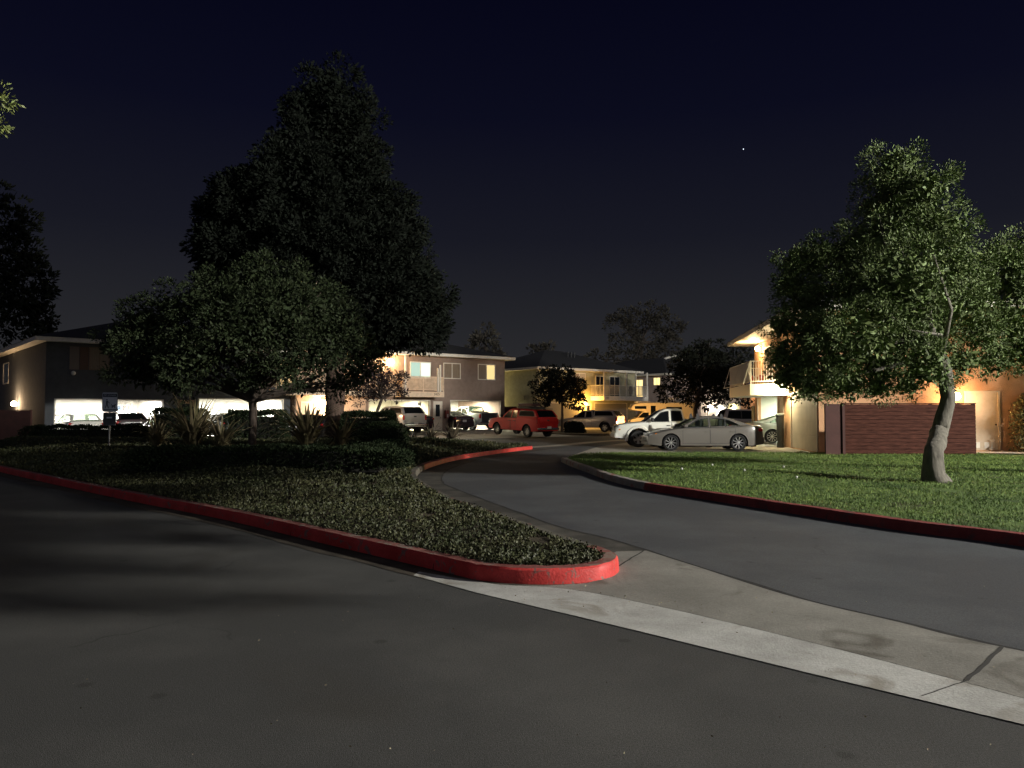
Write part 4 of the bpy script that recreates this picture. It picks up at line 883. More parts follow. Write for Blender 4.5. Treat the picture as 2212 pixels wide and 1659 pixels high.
# grey-green double cab pickup in the right-hand garage of B
lft = Vector((-nI.y, nI.x, 0)); rl = Vector((-2.95, 57.9, 0)); c = rl + nI * 1.62 - lft * .8
pickup('pale grey-green double-cab pickup backed toward the drive in the lit garage', (c.x, c.y, .3), nI, P_GREEN, cab='double', tail=M_BLACKP, flare=P_GREEN, spokes=6, glass=M_CLEAR,
    extra=[('bed_toolbox', -1.45, -1.15, -.78, .78, 1.30, 1.42, mat('toolbox', (.5, .45, .3), .6))])
sedan('dark maroon sedan tail-out at the left side of the lit garage with the grey-green pickup', tuple((fac(26.45, -1.65, .3))), nI, P_MAROON)
sedan('black sedan tail-out in the yellow-lit garage beside the white door', tuple((fac(22.35, -.6, .3))), nI, P_DARK)
pickup('silver pickup with white canopy standing before the yellow-lit garage', tuple((fac(20.35, 1.3, .24))), nI, P_SILVER, canopy=P_WHITE, wr=.36)
# silver canopy pickup before C
hs = Vector((-.86, .51, 0)); rl = gnd(1307, 931.5, .05); rl = Vector((8.0, 63.5, 0)) if False else Vector(((2382 - 2016) / 3028 * 62.0, 62.0, 0)); lf = Vector((-hs.y, hs.x, 0)); c = rl + hs * 1.62 - lf * .8
pickup('silver pickup with canopy parked below the sage block balcony', (c.x, c.y, .03), hs, P_SILVER, canopy=P_SILVER, wr=.39)
# cars before and in the left garages
sedan('small silver hatchback in front of the first bright garage, behind the pet notice sign', (-18.2, 40.6, .02), (-.72, .69), P_SILVER, glass=M_CLEAR, hb=True, name='parked_hatchback')
sedan('white car half hidden in the left end of the first bright garage', tuple(A.o + A.ux * 1.75 + A.uy * 1.2 + Vector((0, 0, .12))), tuple(A.uy[:2]), P_WHITE, glass=M_CLEAR, hb=True, name='parked_hatchback')
sedan('dark maroon hatchback at the right of the first bright garage', tuple(A.o + A.ux * 3.9 + A.uy * .6 + Vector((0, 0, .2))), tuple(A.uy[:2]), P_MAROON, hb=True, name='parked_hatchback')
sedan('dark green hatchback at the left of the second bright garage', tuple(A.o + A.ux * 9.2 + A.uy * -.6 + Vector((0, 0, .12))), tuple(A.uy[:2]), paint('paint_dark_green', (.02, .03, .024), .3), hb=True, name='parked_hatchback')
sedan('white hatchback at the middle of the second bright garage', tuple(A.o + A.ux * 11.4 + A.uy * 1.4 + Vector((0, 0, .12))), tuple(A.uy[:2]), P_WHITE, glass=M_CLEAR, hb=True, name='parked_hatchback')
sedan('dark hatchback before the closed peach-lit garage door', (-11.8, 44.2, .05), (-.8, .6), P_DARK, hb=True, name='parked_hatchback')
# right-hand garage and behind the sedan
hb2 = Vector((.9925, -.122)); pc = H.o + H.uy * 9.4 + H.ux * 1.35
sedan('pearl white sedan with its tail showing from the greenish garage at right', (pc.x, pc.y, .07), hb2, P_PEARL, glass=M_CLEAR)
S = dict(L=4.8, W=1.9, wr=.37, wx=(1.45, -1.45), tw=.24, sill=.30, paint=P_SILVER, spokes=5, prof=[(2.4, .7), (2.36, .98), (1.3, 1.12), (1.1, 1.14), (0, 1.14), (-2.2, 1.18), (-2.36, 1.1), (-2.4, .6)],
    green=[dict(prof=[(1.25, 1.13), (.55, 1.68), (.2, 1.78), (-1.9, 1.82), (-2.1, 1.74), (-2.36, 1.18)], w=1.70, k=.25, zb=1.14, win=[[(.95, 1.19), (.45, 1.60), (.1, 1.68), (-.05, 1.68), (-.05, 1.19)], [(-.12, 1.19), (-.12, 1.69), (-1.05, 1.70), (-1.05, 1.19)], [(-1.12, 1.19), (-1.12, 1.70), (-1.9, 1.68), (-2.05, 1.25)]], glassseg=(0, 4), glass=M_TINT)],
    doors=[(-.06, 1.0, .4, 1.1), (-1.1, -.08, .4, 1.1)], bits=[('tail_light', -2.42, -2.25, .7, .93, .9, 1.14, M_TAIL), ('headlight', 2.1, 2.37, .6, .92, .78, .94, M_HEAD), ('bumper', -2.47, -2.3, -.85, .85, .35, .62, M_BLACKP), ('bumper', 2.3, 2.47, -.85, .85, .35, .62, M_BLACKP), ('mirror', .9, 1.02, .93, 1.1, 1.15, 1.3, M_BLACKP), ('licence_plate', -2.49, -2.46, -.16, .16, .66, .8, M_PLATE)])
car('parked_suv', 'silver-grey SUV with dark windows seen past the grey sedan boot', 'car', (16.6, 53.0, .02), (1, .05), S)
# camper van
def camper(loc, hd):
    Mc = mat('camper_cream', (.62, .50, .30), .5, 3, .06); r = empty('camper_van', loc, W2(hd[1], hd[0]), 'cream camper van with overcab bunk and roof hatches, lit orange, behind the white pickup', 'camper van', 'parked vehicles')
    pr = [(2.75, .35), (2.72, 1.0), (2.2, 1.15), (1.62, 1.72), (2.55, 1.82), (2.72, 1.95), (2.45, 2.32), (2.0, 2.46), (-2.75, 2.50), (-2.85, 2.35), (-2.85, .35)]
    tr = tessellate_polygon([[Vector((x, z, 0)) for x, z in pr]]); n = len(pr); mb = MB(); w = 1.05
    mb.add([(x, w, z) for x, z in pr] + [(x, -w, z) for x, z in pr], [tuple(t) for t in tr] + [tuple(n + i for i in t) for t in tr] + [(i, (i + 1) % n, n + (i + 1) % n, n + i) for i in range(n)])
    b = mb.build('body', Mc, r); md = b.modifiers.new('b', 'BEVEL'); md.width = .07; md.segments = 3; md.limit_method = 'ANGLE'
    for (x0, x1, z0, z1) in ((1.35, 2.35, 1.93, 2.18), (.55, .98, 1.35, 2.2), (-1.7, -.35, 1.75, 2.1)):
        for s in (1, -1):
            q = MB(); q.box(x0, x1, s * w, s * (w + .012), z0, z1); o = q.build('side_window', M_TINT, r); bb = o.modifiers.new('b', 'BEVEL'); bb.width = .08; bb.segments = 3; bb.affect = 'EDGES'
    for s in (1, -1):
        q = MB(); q.add([(2.12, s * (w + .006), 1.17), (1.62, s * (w + .006), 1.62), (1.15, s * (w + .006), 1.62), (1.15, s * (w + .006), 1.17)], [(0, 1, 2, 3)]); q.build('cab_window', M_TINT, r)
    q = MB(); q.add([(2.14, -.9, 1.19), (2.14, .9, 1.19), (1.68, .9, 1.68), (1.68, -.9, 1.68)], [(0, 1, 2, 3)]); o = q.build('windshield', M_TINT, r); o.location.x = .03
    for k, x in enumerate((.9, .1, -.7)):
        q = MB(); q.box(x - .22, x + .22, -.3, .3, 2.50, 2.60); q.build('roof_hatch', M_WHITE, r)
    q = MB(); q.box(-1.9, -1.2, -.35, .35, 2.5, 2.72); o = q.build('air_conditioner', M_WHITE, r); bb = o.modifiers.new('b', 'BEVEL'); bb.width = .1; bb.segments = 3
    q = MB(); q.box(1.0, 2.2, -.8, .8, 2.46, 2.58); o = q.build('roof_cap', M_WHITE, r); bb = o.modifiers.new('b', 'BEVEL'); bb.width = .05; bb.segments = 2
    q = MB(); q.tube([(-.9, .3, 2.5), (-.9, .3, 2.75)], .03, 8); q.tube([(-.9, .3, 2.75), (-.9, .3, 2.80), (-.9, .3, 2.88)], [.08, .3, .34], 14); q.build('satellite_dish', M_WHITE, r)
    q = MB(); q.box(2.6, 2.85, -.95, .95, .35, .6); q.build('bumper', M_BLACKP, r)
    for s in (1, -1):
        q = MB(); q.box(2.70, 2.76, s * .6, s * .9, .7, .9); q.build('headlight', M_HEAD, r)
        for x in (1.75, -1.5): wheel(r, x, s * .95, .36, .22, 6)
    return r
camper((13.0, 67.5, .0), (-1, .03))
# ================================================================= FENCES, BOXES, SIGN
M_FENCE = mat('fence_red_stain', (.020, .007, .005), .9, 2.2, .25, spec=.15, col2=(.085, .032, .022), bump=.4, bscale=8, stretch=(1.2, 1.2, 9))
M_FENCED = mat('fence_dark_stain', (.045, .016, .013), .85, 2, .2)
def fence(a, b, h, label, boards=11, z0=0., m=None, post=2.0, group=None, cap=True, dark_end=0):
    a = Vector((a[0], a[1], 0)); b = Vector((b[0], b[1], 0)); d = b - a; L = d.length; r = empty('board_fence', (a.x, a.y, z0), math.atan2(d.y, d.x), label, 'fence', group); m = m or M_FENCE
    mb = MB(); bh = (h - .06) / boards; x0 = dark_end
    for i in range(boards):
        j = random.uniform(-.004, .004); mb.box(x0, L, -.012 + j, .012 + j, .05 + bh * i + .006, .05 + bh * (i + 1) - .006)
    mb.box(x0, L, .0125, .022, .03, h - .01); mb.build('boards', m, r)
    n = max(1, int(round(L / post)))
    for i in range(n + 1):
        mb = MB(); x = min(L - .05, max(.05 + x0, x0 + (L - x0) * i / n)); mb.box(x - .045, x + .045, .014, .104, 0, h); mb.build('post', m, r)
    if cap: mb = MB(); mb.box(x0, L, -.05, .11, h, h + .035); mb.build('cap_rail', m, r)
    if dark_end: mb = MB(); mb.box(0, dark_end, -.10, -.04, .0, h); mb.box(.0, .09, -.16, -.10, 0, h + .02); mb.box(dark_end - .09, dark_end, -.16, -.10, 0, h + .02); mb.build('end_panel', M_FENCED, r)
    return r
fence((11.06, 27.3), (16.35, 27.15), 1.80, 'dark red horizontal board fence on the lawn beside the leaning tree', 13, .11, dark_end=.68)
fence((-36, 42.5), (-25.2, 40.3), 1.62, 'dark red-brown fence at the far left under the wall lamp', 12, .1, m=M_FENCED)
fence((-.9, 67), (.35, 66.0), 2.0, 'short dark red fence panel seen over the red pickup bonnet', 10, .1, m=mat('fence_wine', (.10, .02, .02), .8))
crate(tuple((ctr + hd * -.75 + Vector((0, 0, 2.03)))), hA, 'long dark box on the roof rack of the red pickup', (1.5, .6, .13))
r = empty('mailbox_cabinet', tuple(gnd(820, 958, 0)), .0, 'cream communal mailbox cabinet standing behind the low hedge', 'mailbox cabinet')
r.location = (-8.15, 46.0, .05); mb = MB(); mb.box(-.47, -.13, -.2, .2, .12, 1.32); mb.build('side_cabinet', M_WHITE, r); mb = MB(); mb.box(-.12, .47, -.2, .2, .12, 1.25); o = mb.build('body', mat('cabinet_cream', (.52, .40, .28), .6, 3), r)
for i in range(3):
    for j in range(4):
        q = MB(); q.box(-.09 + i * .185, .08 + i * .185, -.215, -.20, .28 + j * .235, .49 + j * .235); q.build('mail_door', mat('cabinet_cream', (0, 0, 0)), o)
q = MB(); q.box(-.4, .4, -.12, .12, 0, .12); q.build('base', M_GARF, r)
# sign
SX, SY = at(237, 900, 26).x, 26.0; SZ = isl_z(SX, SY)
s_ = empty('notice_sign', (SX, SY, SZ - .02), R(24), 'white pet-walking notice on a grey post above the dark ground cover', 'sign')
mb = MB(); mb.tube([(0, 0, 0), (0, 0, 2.28 - SZ)], .028, 10); mb.build('post', mat('galv_post', (.22, .22, .21), .5, metal=.4), s_)
def rrect(x0, x1, z0, z1, r, y0, y1):
    pts = []
    for cx, cz, a in ((x1 - r, z1 - r, 0), (x0 + r, z1 - r, 90), (x0 + r, z0 + r, 180), (x1 - r, z0 + r, 270)):
        for k in range(6): t = R(a + 18 * k); pts.append((cx + r * math.cos(t), cz + r * math.sin(t)))
    n = len(pts); mb = MB(); mb.add([(x, y0, z) for x, z in pts] + [(x, y1, z) for x, z in pts], [tuple(range(n)), tuple(range(n, 2 * n))[::-1]] + [(i, (i + 1) % n, n + (i + 1) % n, n + i) for i in range(n)]); return mb
zt = 2.31 - SZ; zl = zt - .66; M_SIGN = mat('sign_white', (.84, .88, .93), .5); M_SINK = mat('sign_ink', (.05, .07, .10), .6)
pl = rrect(-.235, .235, zl, zt, .05, -.045, -.035).build('plate', mat('sign_edge', (.30, .34, .38), .5), s_)
rrect(-.215, .215, zl + .02, zt - .02, .035, -.049, -.0452).build('face', M_SIGN, pl)
mb = MB(); mb.box(-.21, .21, -.051, -.0495, zt - .16, zt - .045); mb.build('header_band', M_SINK, pl)
def ptext(body, x, z, size, m, y=-.0525):
    text_mesh('lettering', body, size, .0006, m, pl, (x, y, z), (R(90), 0, 0))
ptext('PET OWNERS', 0, zt - .102, .058, M_SIGN)
mb = MB()  # walking figure, flat pictogram
y0, y1 = -.053, -.0500
def fl(pts): mb.add([(x, y0, z) for x, z in pts] + [(x, y1, z) for x, z in pts], [tuple(range(len(pts))), tuple(range(len(pts), 2 * len(pts)))[::-1]])
zb_ = zl + .13
fl([(-.09 + .022 * math.cos(t), zb_ + .275 + .024 * math.sin(t)) for t in [2 * math.pi * k / 10 for k in range(10)]])
fl([(-.115, zb_ + .24), (-.06, zb_ + .24), (-.065, zb_ + .12), (-.11, zb_ + .12)]); fl([(-.11, zb_ + .12), (-.085, zb_ + .12), (-.125, zb_ - .01), (-.15, zb_ - .01)]); fl([(-.09, zb_ + .12), (-.065, zb_ + .12), (-.03, zb_ - .01), (-.055, zb_ - .01)])
fl([(-.065, zb_ + .23), (-.06, zb_ + .20), (.0, zb_ + .15), (.0, zb_ + .165)])
mb.build('walker_symbol', M_SINK, pl); mb = MB()
fl([(.055, zb_ + .09), (.15, zb_ + .09), (.15, zb_ + .045), (.055, zb_ + .045)]); fl([(.13, zb_ + .09), (.155, zb_ + .14), (.185, zb_ + .12), (.16, zb_ + .08)]); fl([(.055, zb_ + .09), (.035, zb_ + .13), (.045, zb_ + .135), (.07, zb_ + .09)])
for x in (.06, .075, .125, .14): fl([(x, zb_ + .05), (x + .011, zb_ + .05), (x + .011, zb_ - .005), (x, zb_ - .005)])
mb.build('dog_symbol', M_SINK, pl)
mb = MB(); mb.box(-.19, .19, -.0525, -.0495, zl + .05, zl + .09); mb.build('footer_band', mat('sign_grey', (.25, .28, .31), .6), pl)
mb = MB(); mb.box(-.19, .19, -.17, -.03, zl - .46, zl - .02); d_ = mb.build('bag_dispenser', mat('dispenser', (.045, .05, .06), .45), s_)
mb = MB(); mb.box(-.08, .08, -.176, -.17, zl - .22, zl - .17); mb.build('slot_label', M_SIGN, d_)
# bin / charger by the right-hand pier
bx = H.o + H.uy * 5.3 - H.ux * .32
r = empty('umbrella_stand_bin', (bx.x, bx.y, .02), R(-7), 'tall dark narrow bin against the lit pier of the right-hand garage', 'bin'); mb = MB(); mb.tube([(0, 0, 0), (0, 0, .1), (0, 0, 1.45)], [.17, .15, .18], 14); mb.build('body', mat('bin_dark', (.02, .022, .02), .6), r); mb = MB(); mb.tube([(0, 0, 1.45), (0, 0, 1.5), (0, 0, 1.56)], [.2, .2, .12], 14); mb.build('lid', mat('bin_lid', (.10, .12, .11), .5), r)
hx = H.o + H.uy * 5.95 - H.ux * .12; mb = MB(); pts = []
for k in range(40):
    t = k / 39; a = t * 2 * math.pi * 2; pts.append((hx.x - .05 * math.cos(a) * .4 - .12 * (k % 3) * .1, hx.y + .16 * math.cos(a), .75 + .5 * math.sin(a) - .25 * t))
pts.append((hx.x - .2, hx.y - .2, .05)); o = mb.tube(pts, .014, 6).build('garden_hose', mat('hose', (.10, .11, .09), .6)); tag(o, 'looped garden hose hanging beside the tall dark bin', 'hose')
bx = Vector((2977 - 2016, 0, 0)) / 3028 * 43.6; r = empty('utility_cabinet', (bx.x, 43.6, .01), 0, 'tall dark cabinet standing at the far corner of the right-hand garage', 'cabinet'); mb = MB(); mb.box(-.18, .18, -.25, .25, 0, 1.98); mb.build('body', mat('cabinet_dark', (.015, .018, .018), .6), r); mb = MB(); mb.box(-.17, .17, -.262, -.25, .1, 1.9); mb.build('door', mat('cabinet_dark2', (.02, .024, .023), .5), r)
# star
mb = MB(); mb.sphere(tuple(at(1606, 322, 900)), .55, 8); tag(mb.build('star', emat('starlight', (.75, .85, 1), 1.2)), 'single bright star over the road at right of centre', 'star')
# ================================================================= PLANTS
def leafmat(name, c, isl=.5, rough=.55, spec=.35, ns=0): return mat(name, c, rough, island=isl, spec=spec)
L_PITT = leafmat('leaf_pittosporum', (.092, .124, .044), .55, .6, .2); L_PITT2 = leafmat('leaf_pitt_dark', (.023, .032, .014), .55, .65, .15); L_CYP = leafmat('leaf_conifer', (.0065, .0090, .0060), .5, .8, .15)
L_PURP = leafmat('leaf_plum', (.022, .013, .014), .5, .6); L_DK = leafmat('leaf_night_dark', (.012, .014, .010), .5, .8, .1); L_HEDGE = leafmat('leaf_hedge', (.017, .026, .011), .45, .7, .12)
L_IVY = mat('leaf_ground_cover', (.024, .031, .011), .6, .9, .2, col2=(.052, .052, .022), island=.38, spec=.3); L_GRASS = mat('grass_blade', (.052, .098, .020), .7, .55, .2, col2=(.155, .215, .050), island=.22, spec=.2); L_FLAX = leafmat('leaf_flax', (.15, .125, .065), .55, .5, .4); L_FARE = leafmat('leaf_far_hazed', (.11, .10, .08), .4, .9, .1)  # far leaves carry haze in their colour, paled toward the sky
L_LIT = leafmat('leaf_lime', (.14, .17, .05), .5, .5, .4)
M_BARK = mat('bark_grey', (.060, .054, .043), .95, 11, .3, col2=(.145, .132, .108), bump=1, bscale=14, stretch=(1, 1, .35)); M_BARKD = mat('bark_dark', (.06, .045, .035), .95, 5, .3, bump=1, bscale=16, stretch=(1, 1, .3))
def tree(label, base, trunk, rad, lobes, leafm, per=6, cr=.35, nl=26, ls=.10, bark=None, cat='tree', name='tree', group=None, branches=14, inner=.3, fork=None, aspect=.5, up=.2, brad=.05, leafup=0, fill=0, fs=.2):
    r = empty(name, base, 0, label, cat, group); B_ = Vector(base)
    tk = bark_trunk([Vector(p) - B_ for p in trunk], rad, 20, .09); bark = bark or M_BARK
    tk.build('trunk', bark, r, smooth=60)
    big = []
    C_, D_, K_ = crown_pts([(l[0] - B_.x, l[1] - B_.y, l[2] - B_.z) + tuple(l[3:]) for l in lobes], per, cr, nl, inner=inner, up=up, fill=fill, big=big)
    D_[:, 2] += leafup
    f0 = Vector(trunk[fork if fork is not None else -1]) - B_; mb = MB()
    idx = rng.choice(len(K_), min(branches, len(K_)), replace=False)
    for i in idx:
        e = Vector(K_[i]); s0 = f0.lerp(Vector(trunk[-1]) - B_, random.random()); mid = s0.lerp(e, .5) + Vector((random.uniform(-.3, .3), random.uniform(-.3, .3), random.uniform(-.1, .35))); q1 = s0.lerp(mid, .5) + Vector((0, 0, .05))
        mb.tube([s0, q1, mid, e], [rad[-1] * .55 + brad * .3, brad, brad * .6, brad * .2], 6)
    if len(idx): mb.build('limbs', bark, r, smooth=60)
    sz = rng.uniform(.45, 1.5, len(C_)) * ls
    for a_, q_ in big: sz[a_:a_ + q_] = fs * rng.uniform(.7, 1.3, q_)
    leaves('crown', C_, D_, sz, leafm, r, aspect); return r
# tree on the lawn at right, leaning trunk
def L6(u, v, r, dy=0): p = at(u, v, 17.3 + dy); return (p.x, p.y, p.z, r * .01042)
lob = [L6(1935, 365, 62), L6(1985, 415, 70, -.3), L6(1915, 440, 72, .5), L6(2030, 500, 72, -.4), L6(1925, 510, 90), L6(1840, 540, 74, .6), L6(1770, 560, 62, .4), L6(2055, 570, 60, -.2), L6(1960, 610, 105, -.7), L6(1855, 620, 100, .2), L6(1752, 650, 70, .5), L6(1765, 730, 78, .5),
       L6(1850, 730, 95, -.6), L6(1960, 720, 100, .3), L6(2040, 680, 74, .4), L6(1725, 790, 55, .9), L6(1800, 800, 62, -.3), L6(1900, 790, 65, .6), L6(2000, 790, 60, -.8), L6(2080, 780, 46, .4), L6(1940, 660, 100, 1.2), L6(2080, 620, 50, .6), L6(1700, 818, 42, .4), L6(1755, 835, 40, -.2), L6(1830, 832, 46, .5), L6(1895, 836, 36, -.4), L6(1965, 832, 34, .6), L6(2110, 700, 40, .3), L6(1722, 565, 42, .3), L6(1708, 615, 44, .4), L6(1695, 700, 40, .4), L6(1690, 765, 38, .3), L6(2100, 655, 46, .5), L6(2112, 610, 40, .6), L6(2125, 735, 40, .6)]
tb = gnd(2022, 1043, .12)
tree('rounded evergreen with leaning grey trunk on the lawn before the red fence', (tb.x, tb.y, .12), [(tb.x + .02, tb.y, .05), (tb.x - .04, tb.y, .3), (tb.x - .03, tb.y, .75), tuple(at(2030, 930, 17.3)), tuple(at(2048, 860, 17.3)), tuple(at(2040, 800, 17.35)), tuple(at(2010, 720, 17.4))],
     [.33, .235, .19, .175, .165, .15, .10], lob, L_PITT, per=58, cr=.25, nl=130, ls=.052, branches=22, inner=.12, fill=1700, fs=.15, fork=4, brad=.06, aspect=.42)
# dead lower twigs are part of limbs; neighbour tree cut by the right edge
lob = [L6(2150, 560, 55, 1.5), L6(2200, 610, 75, 1.5), L6(2170, 690, 75, 1.2), L6(2225, 745, 72, 1.3), L6(2150, 775, 52, 1.2), L6(2240, 540, 70, 1.6), L6(2290, 650, 100, 1.5), L6(2300, 760, 85, 1.5)]
tree('evergreen cut by the right edge of the photo, next to the leaning tree', (12.9, 18.9, .12), [(12.9, 18.9, .05), (12.95, 18.9, 1.2), (13.0, 18.9, 2.6)], [.28, .2, .15], lob, L_PITT, per=52, cr=.26, nl=120, ls=.055, inner=.12, fill=1400, fs=.16, branches=14, aspect=.42)
# island tree in front
def L2(u, v, r, dy=0): p = at(u, v, 24 + dy); return (p.x, p.y, p.z, r * .01445)
lob = [L2(560, 590, 50), L2(640, 610, 50, .4), L2(500, 615, 55), L2(700, 660, 60, .5), L2(450, 660, 70, -.6), L2(370, 670, 60, .2), L2(310, 690, 50, .4), L2(760, 720, 55, .3), L2(600, 690, 90, -.8), L2(520, 720, 80, -1.2), L2(340, 750, 70, -.4), L2(270, 730, 50, .4), L2(430, 770, 75, -1), L2(690, 760, 70, -.3),
       L2(620, 790, 55, -.9), L2(545, 815, 45, -.6), L2(300, 800, 55, .2), L2(380, 825, 45, .2), L2(240, 750, 26, .3), L2(770, 800, 48, .4), L2(500, 680, 100, 1.2), L2(650, 700, 90, 1.4), L2(730, 830, 32, .3), L2(660, 835, 26, .4), L2(800, 760, 30, .5)]
tb = gnd(545, 973, .42)
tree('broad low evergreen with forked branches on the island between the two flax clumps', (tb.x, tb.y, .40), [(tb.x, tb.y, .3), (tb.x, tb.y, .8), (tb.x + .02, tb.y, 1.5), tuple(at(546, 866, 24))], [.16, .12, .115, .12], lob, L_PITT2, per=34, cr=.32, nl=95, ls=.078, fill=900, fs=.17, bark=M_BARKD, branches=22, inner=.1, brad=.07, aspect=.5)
# tall conifer
def cone(prof, Y, k, rr=1.0, seed=0):
    out = []
    for (v, ul, ur) in prof:
        c = at((ul + ur) / 2, v, Y); w = (ur - ul) / 2 / FPX * Y
        n = max(1, int(w * 2.2)); out.append((c.x, c.y, c.z, w * .62, min(w * .42, 9 if v < 660 else 1.0)))
        for i in range(n * k):
            a = 2 * math.pi * i / (n * k) + random.uniform(-.2, .2); q = w * random.uniform(.60, .74); out.append((c.x + q * math.cos(a), c.y + q * math.sin(a), c.z + random.uniform(-.5, .5), w * .30 + .22, .62))
    return out
lob = cone([(178, 704, 744), (198, 690, 768), (228, 628, 798), (272, 600, 818), (318, 585, 832), (368, 545, 850), (418, 492, 858), (468, 470, 896), (522, 458, 916), (572, 445, 942), (622, 452, 956), (662, 462, 964), (698, 500, 962)], 34.5, 2)
tb = Vector((-7.95, 34.5, .35))
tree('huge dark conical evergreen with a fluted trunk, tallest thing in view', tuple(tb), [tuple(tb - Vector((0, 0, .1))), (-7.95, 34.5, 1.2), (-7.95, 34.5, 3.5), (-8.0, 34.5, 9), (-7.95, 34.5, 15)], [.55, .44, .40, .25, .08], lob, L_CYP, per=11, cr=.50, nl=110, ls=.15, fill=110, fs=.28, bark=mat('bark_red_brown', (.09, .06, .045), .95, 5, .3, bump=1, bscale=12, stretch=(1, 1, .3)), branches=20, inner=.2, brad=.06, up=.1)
def ballpx(Y, items): 
    o = []
    for u, v, r in items: p = at(u, v, Y); o.append((p.x, p.y + random.uniform(-.4, .4), p.z, r / FPX * Y))
    return o
b = at(803, 950, 39.5)
tree('small plum-leaved tree under the bright upstairs lamp', (b.x, b.y, .1), [(b.x, b.y, .0), (b.x + .1, b.y, 1.2), (b.x + .5, b.y, 2.3)], [.12, .09, .07], ballpx(39.5, [(812, 814, 26), (848, 828, 26), (800, 830, 34), (780, 850, 26), (850, 850, 20), (788, 806, 24), (866, 815, 13)]), L_PURP, per=90, cr=.24, nl=26, ls=.11, bark=M_BARKD, branches=16, inner=.4)
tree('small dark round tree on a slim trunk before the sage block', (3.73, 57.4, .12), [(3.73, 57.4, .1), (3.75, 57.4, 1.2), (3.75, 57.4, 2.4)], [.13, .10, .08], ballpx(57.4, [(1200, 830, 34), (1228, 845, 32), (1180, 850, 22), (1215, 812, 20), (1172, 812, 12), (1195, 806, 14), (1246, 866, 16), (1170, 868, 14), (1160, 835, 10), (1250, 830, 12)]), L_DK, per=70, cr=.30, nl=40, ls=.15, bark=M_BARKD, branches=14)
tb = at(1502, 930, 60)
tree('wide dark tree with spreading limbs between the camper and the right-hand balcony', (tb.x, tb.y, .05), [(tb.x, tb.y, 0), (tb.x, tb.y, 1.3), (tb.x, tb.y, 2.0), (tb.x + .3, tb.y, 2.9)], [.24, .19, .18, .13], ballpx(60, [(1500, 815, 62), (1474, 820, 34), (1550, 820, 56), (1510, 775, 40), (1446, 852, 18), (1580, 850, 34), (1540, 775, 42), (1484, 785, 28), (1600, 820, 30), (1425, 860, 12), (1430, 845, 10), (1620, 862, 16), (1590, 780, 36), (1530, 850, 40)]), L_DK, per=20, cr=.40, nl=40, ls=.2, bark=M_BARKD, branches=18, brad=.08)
# background trees
def far(label, Y, items, tr, m=None, **k):
    b = at(tr[0], 885, Y); kk = dict(per=2.4 if Y > 100 else 3, cr=1.0, nl=50, ls=.6, bark=M_BARKD, branches=6, inner=.3); kk.update(k)
    tree(label, (b.x, b.y, 0), [(b.x, b.y, -.05), (b.x, b.y, 3), tuple(at(tr[0], tr[1], Y))], [.5, .4, .25], ballpx(Y, items), m or L_DK, **kk)
far('dark conifer mass behind the far left block', 62, [(-40, 470, 100), (20, 560, 60), (60, 600, 50), (20, 470, 40), (-30, 620, 110), (50, 660, 60), (95, 690, 24), (0, 720, 80), (75, 640, 34), (45, 520, 24), (110, 705, 12), (100, 608, 14)], (-20, 600), per=5, cr=.7, ls=.4, nl=40)
far('distant dome-shaped tree above the taupe block roof', 120, [(1050, 722, 20), (1050, 745, 26), (1042, 765, 30), (1062, 765, 24)], (1050, 760), L_FARE)
far('distant airy eucalyptus with pale bare limbs against the sky', 150, [(1345, 705, 30), (1385, 690, 36), (1430, 700, 36), (1460, 715, 20), (1350, 750, 32), (1400, 740, 44), (1450, 750, 26), (1325, 700, 16), (1410, 675, 22), (1370, 780, 34), (1430, 785, 30)], (1385, 740), L_FARE, bark=mat('bark_pale_far', (.16, .13, .11), .9), branches=14, brad=.14, nl=40, ls=.55, per=2.2, inner=.5)
far('faint distant treetops at the right of the gable', 110, [(1540, 775, 30), (1580, 760, 34), (1530, 800, 34), (1600, 790, 40), (1515, 760, 14)], (1560, 780), L_FARE, per=1)
far('small faint treetop behind the sage block ridge', 130, [(1165, 757, 12), (1185, 752, 9), (1150, 762, 9)], (1165, 760), L_FARE)
far('dim treetop right of the sage block roof', 130, [(1290, 772, 14), (1310, 778, 12), (1340, 772, 16)], (1310, 778), L_FARE)
# near branch tree at the left edge
p0 = at(-150, 200, 11.5)
tree('near tree reaching in at the top left edge with pale green tips', (-10.6, 10.2, 0), [(-10.6, 10.2, -.05), (-10.5, 10.2, 2), (-10.0, 10.4, 4), (-9.3, 10.9, 5.6)], [.3, .22, .18, .12], ballpx(11.5, [(-24, 235, 30), (-90, 175, 64), (-150, 240, 90), (-220, 140, 110), (-14, 195, 18), (-250, 300, 120), (-16, 262, 16)]), L_LIT, per=60, cr=.16, nl=60, ls=.06, branches=14, aspect=.4, fill=300, fs=.08)
# unseen tree added at right, crown shaped to shade the street's left
tree('added shade tree outside the frame on the right near the street corner', (12.6, .4, 0), [(12.6, .4, 0), (12.5, .6, 2.5), (12.3, 1.0, 4.9), (11.2, 4.0, 5.4)], [.2, .17, .14, .1],
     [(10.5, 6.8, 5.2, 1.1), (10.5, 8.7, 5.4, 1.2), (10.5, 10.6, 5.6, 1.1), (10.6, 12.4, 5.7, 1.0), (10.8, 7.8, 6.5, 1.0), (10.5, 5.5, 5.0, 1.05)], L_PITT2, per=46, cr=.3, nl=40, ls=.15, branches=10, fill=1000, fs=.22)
tree('tall shade tree added outside the frame between the street lamp and the tan house', (26.5, 17, 0), [(26.5, 17, 0), (26.4, 17, 3), (26.2, 17, 6)], [.3, .25, .18],  # unseen tree added to block street lamp light from the tan wall
     [(27.0, 15.9, 8.0, 1.7), (27.2, 18, 7.6, 2.0), (27.0, 17.5, 9.4, 1.9), (28.5, 19.5, 7.8, 1.8)], L_PITT2, per=14, cr=.4, nl=40, ls=.2, branches=10)
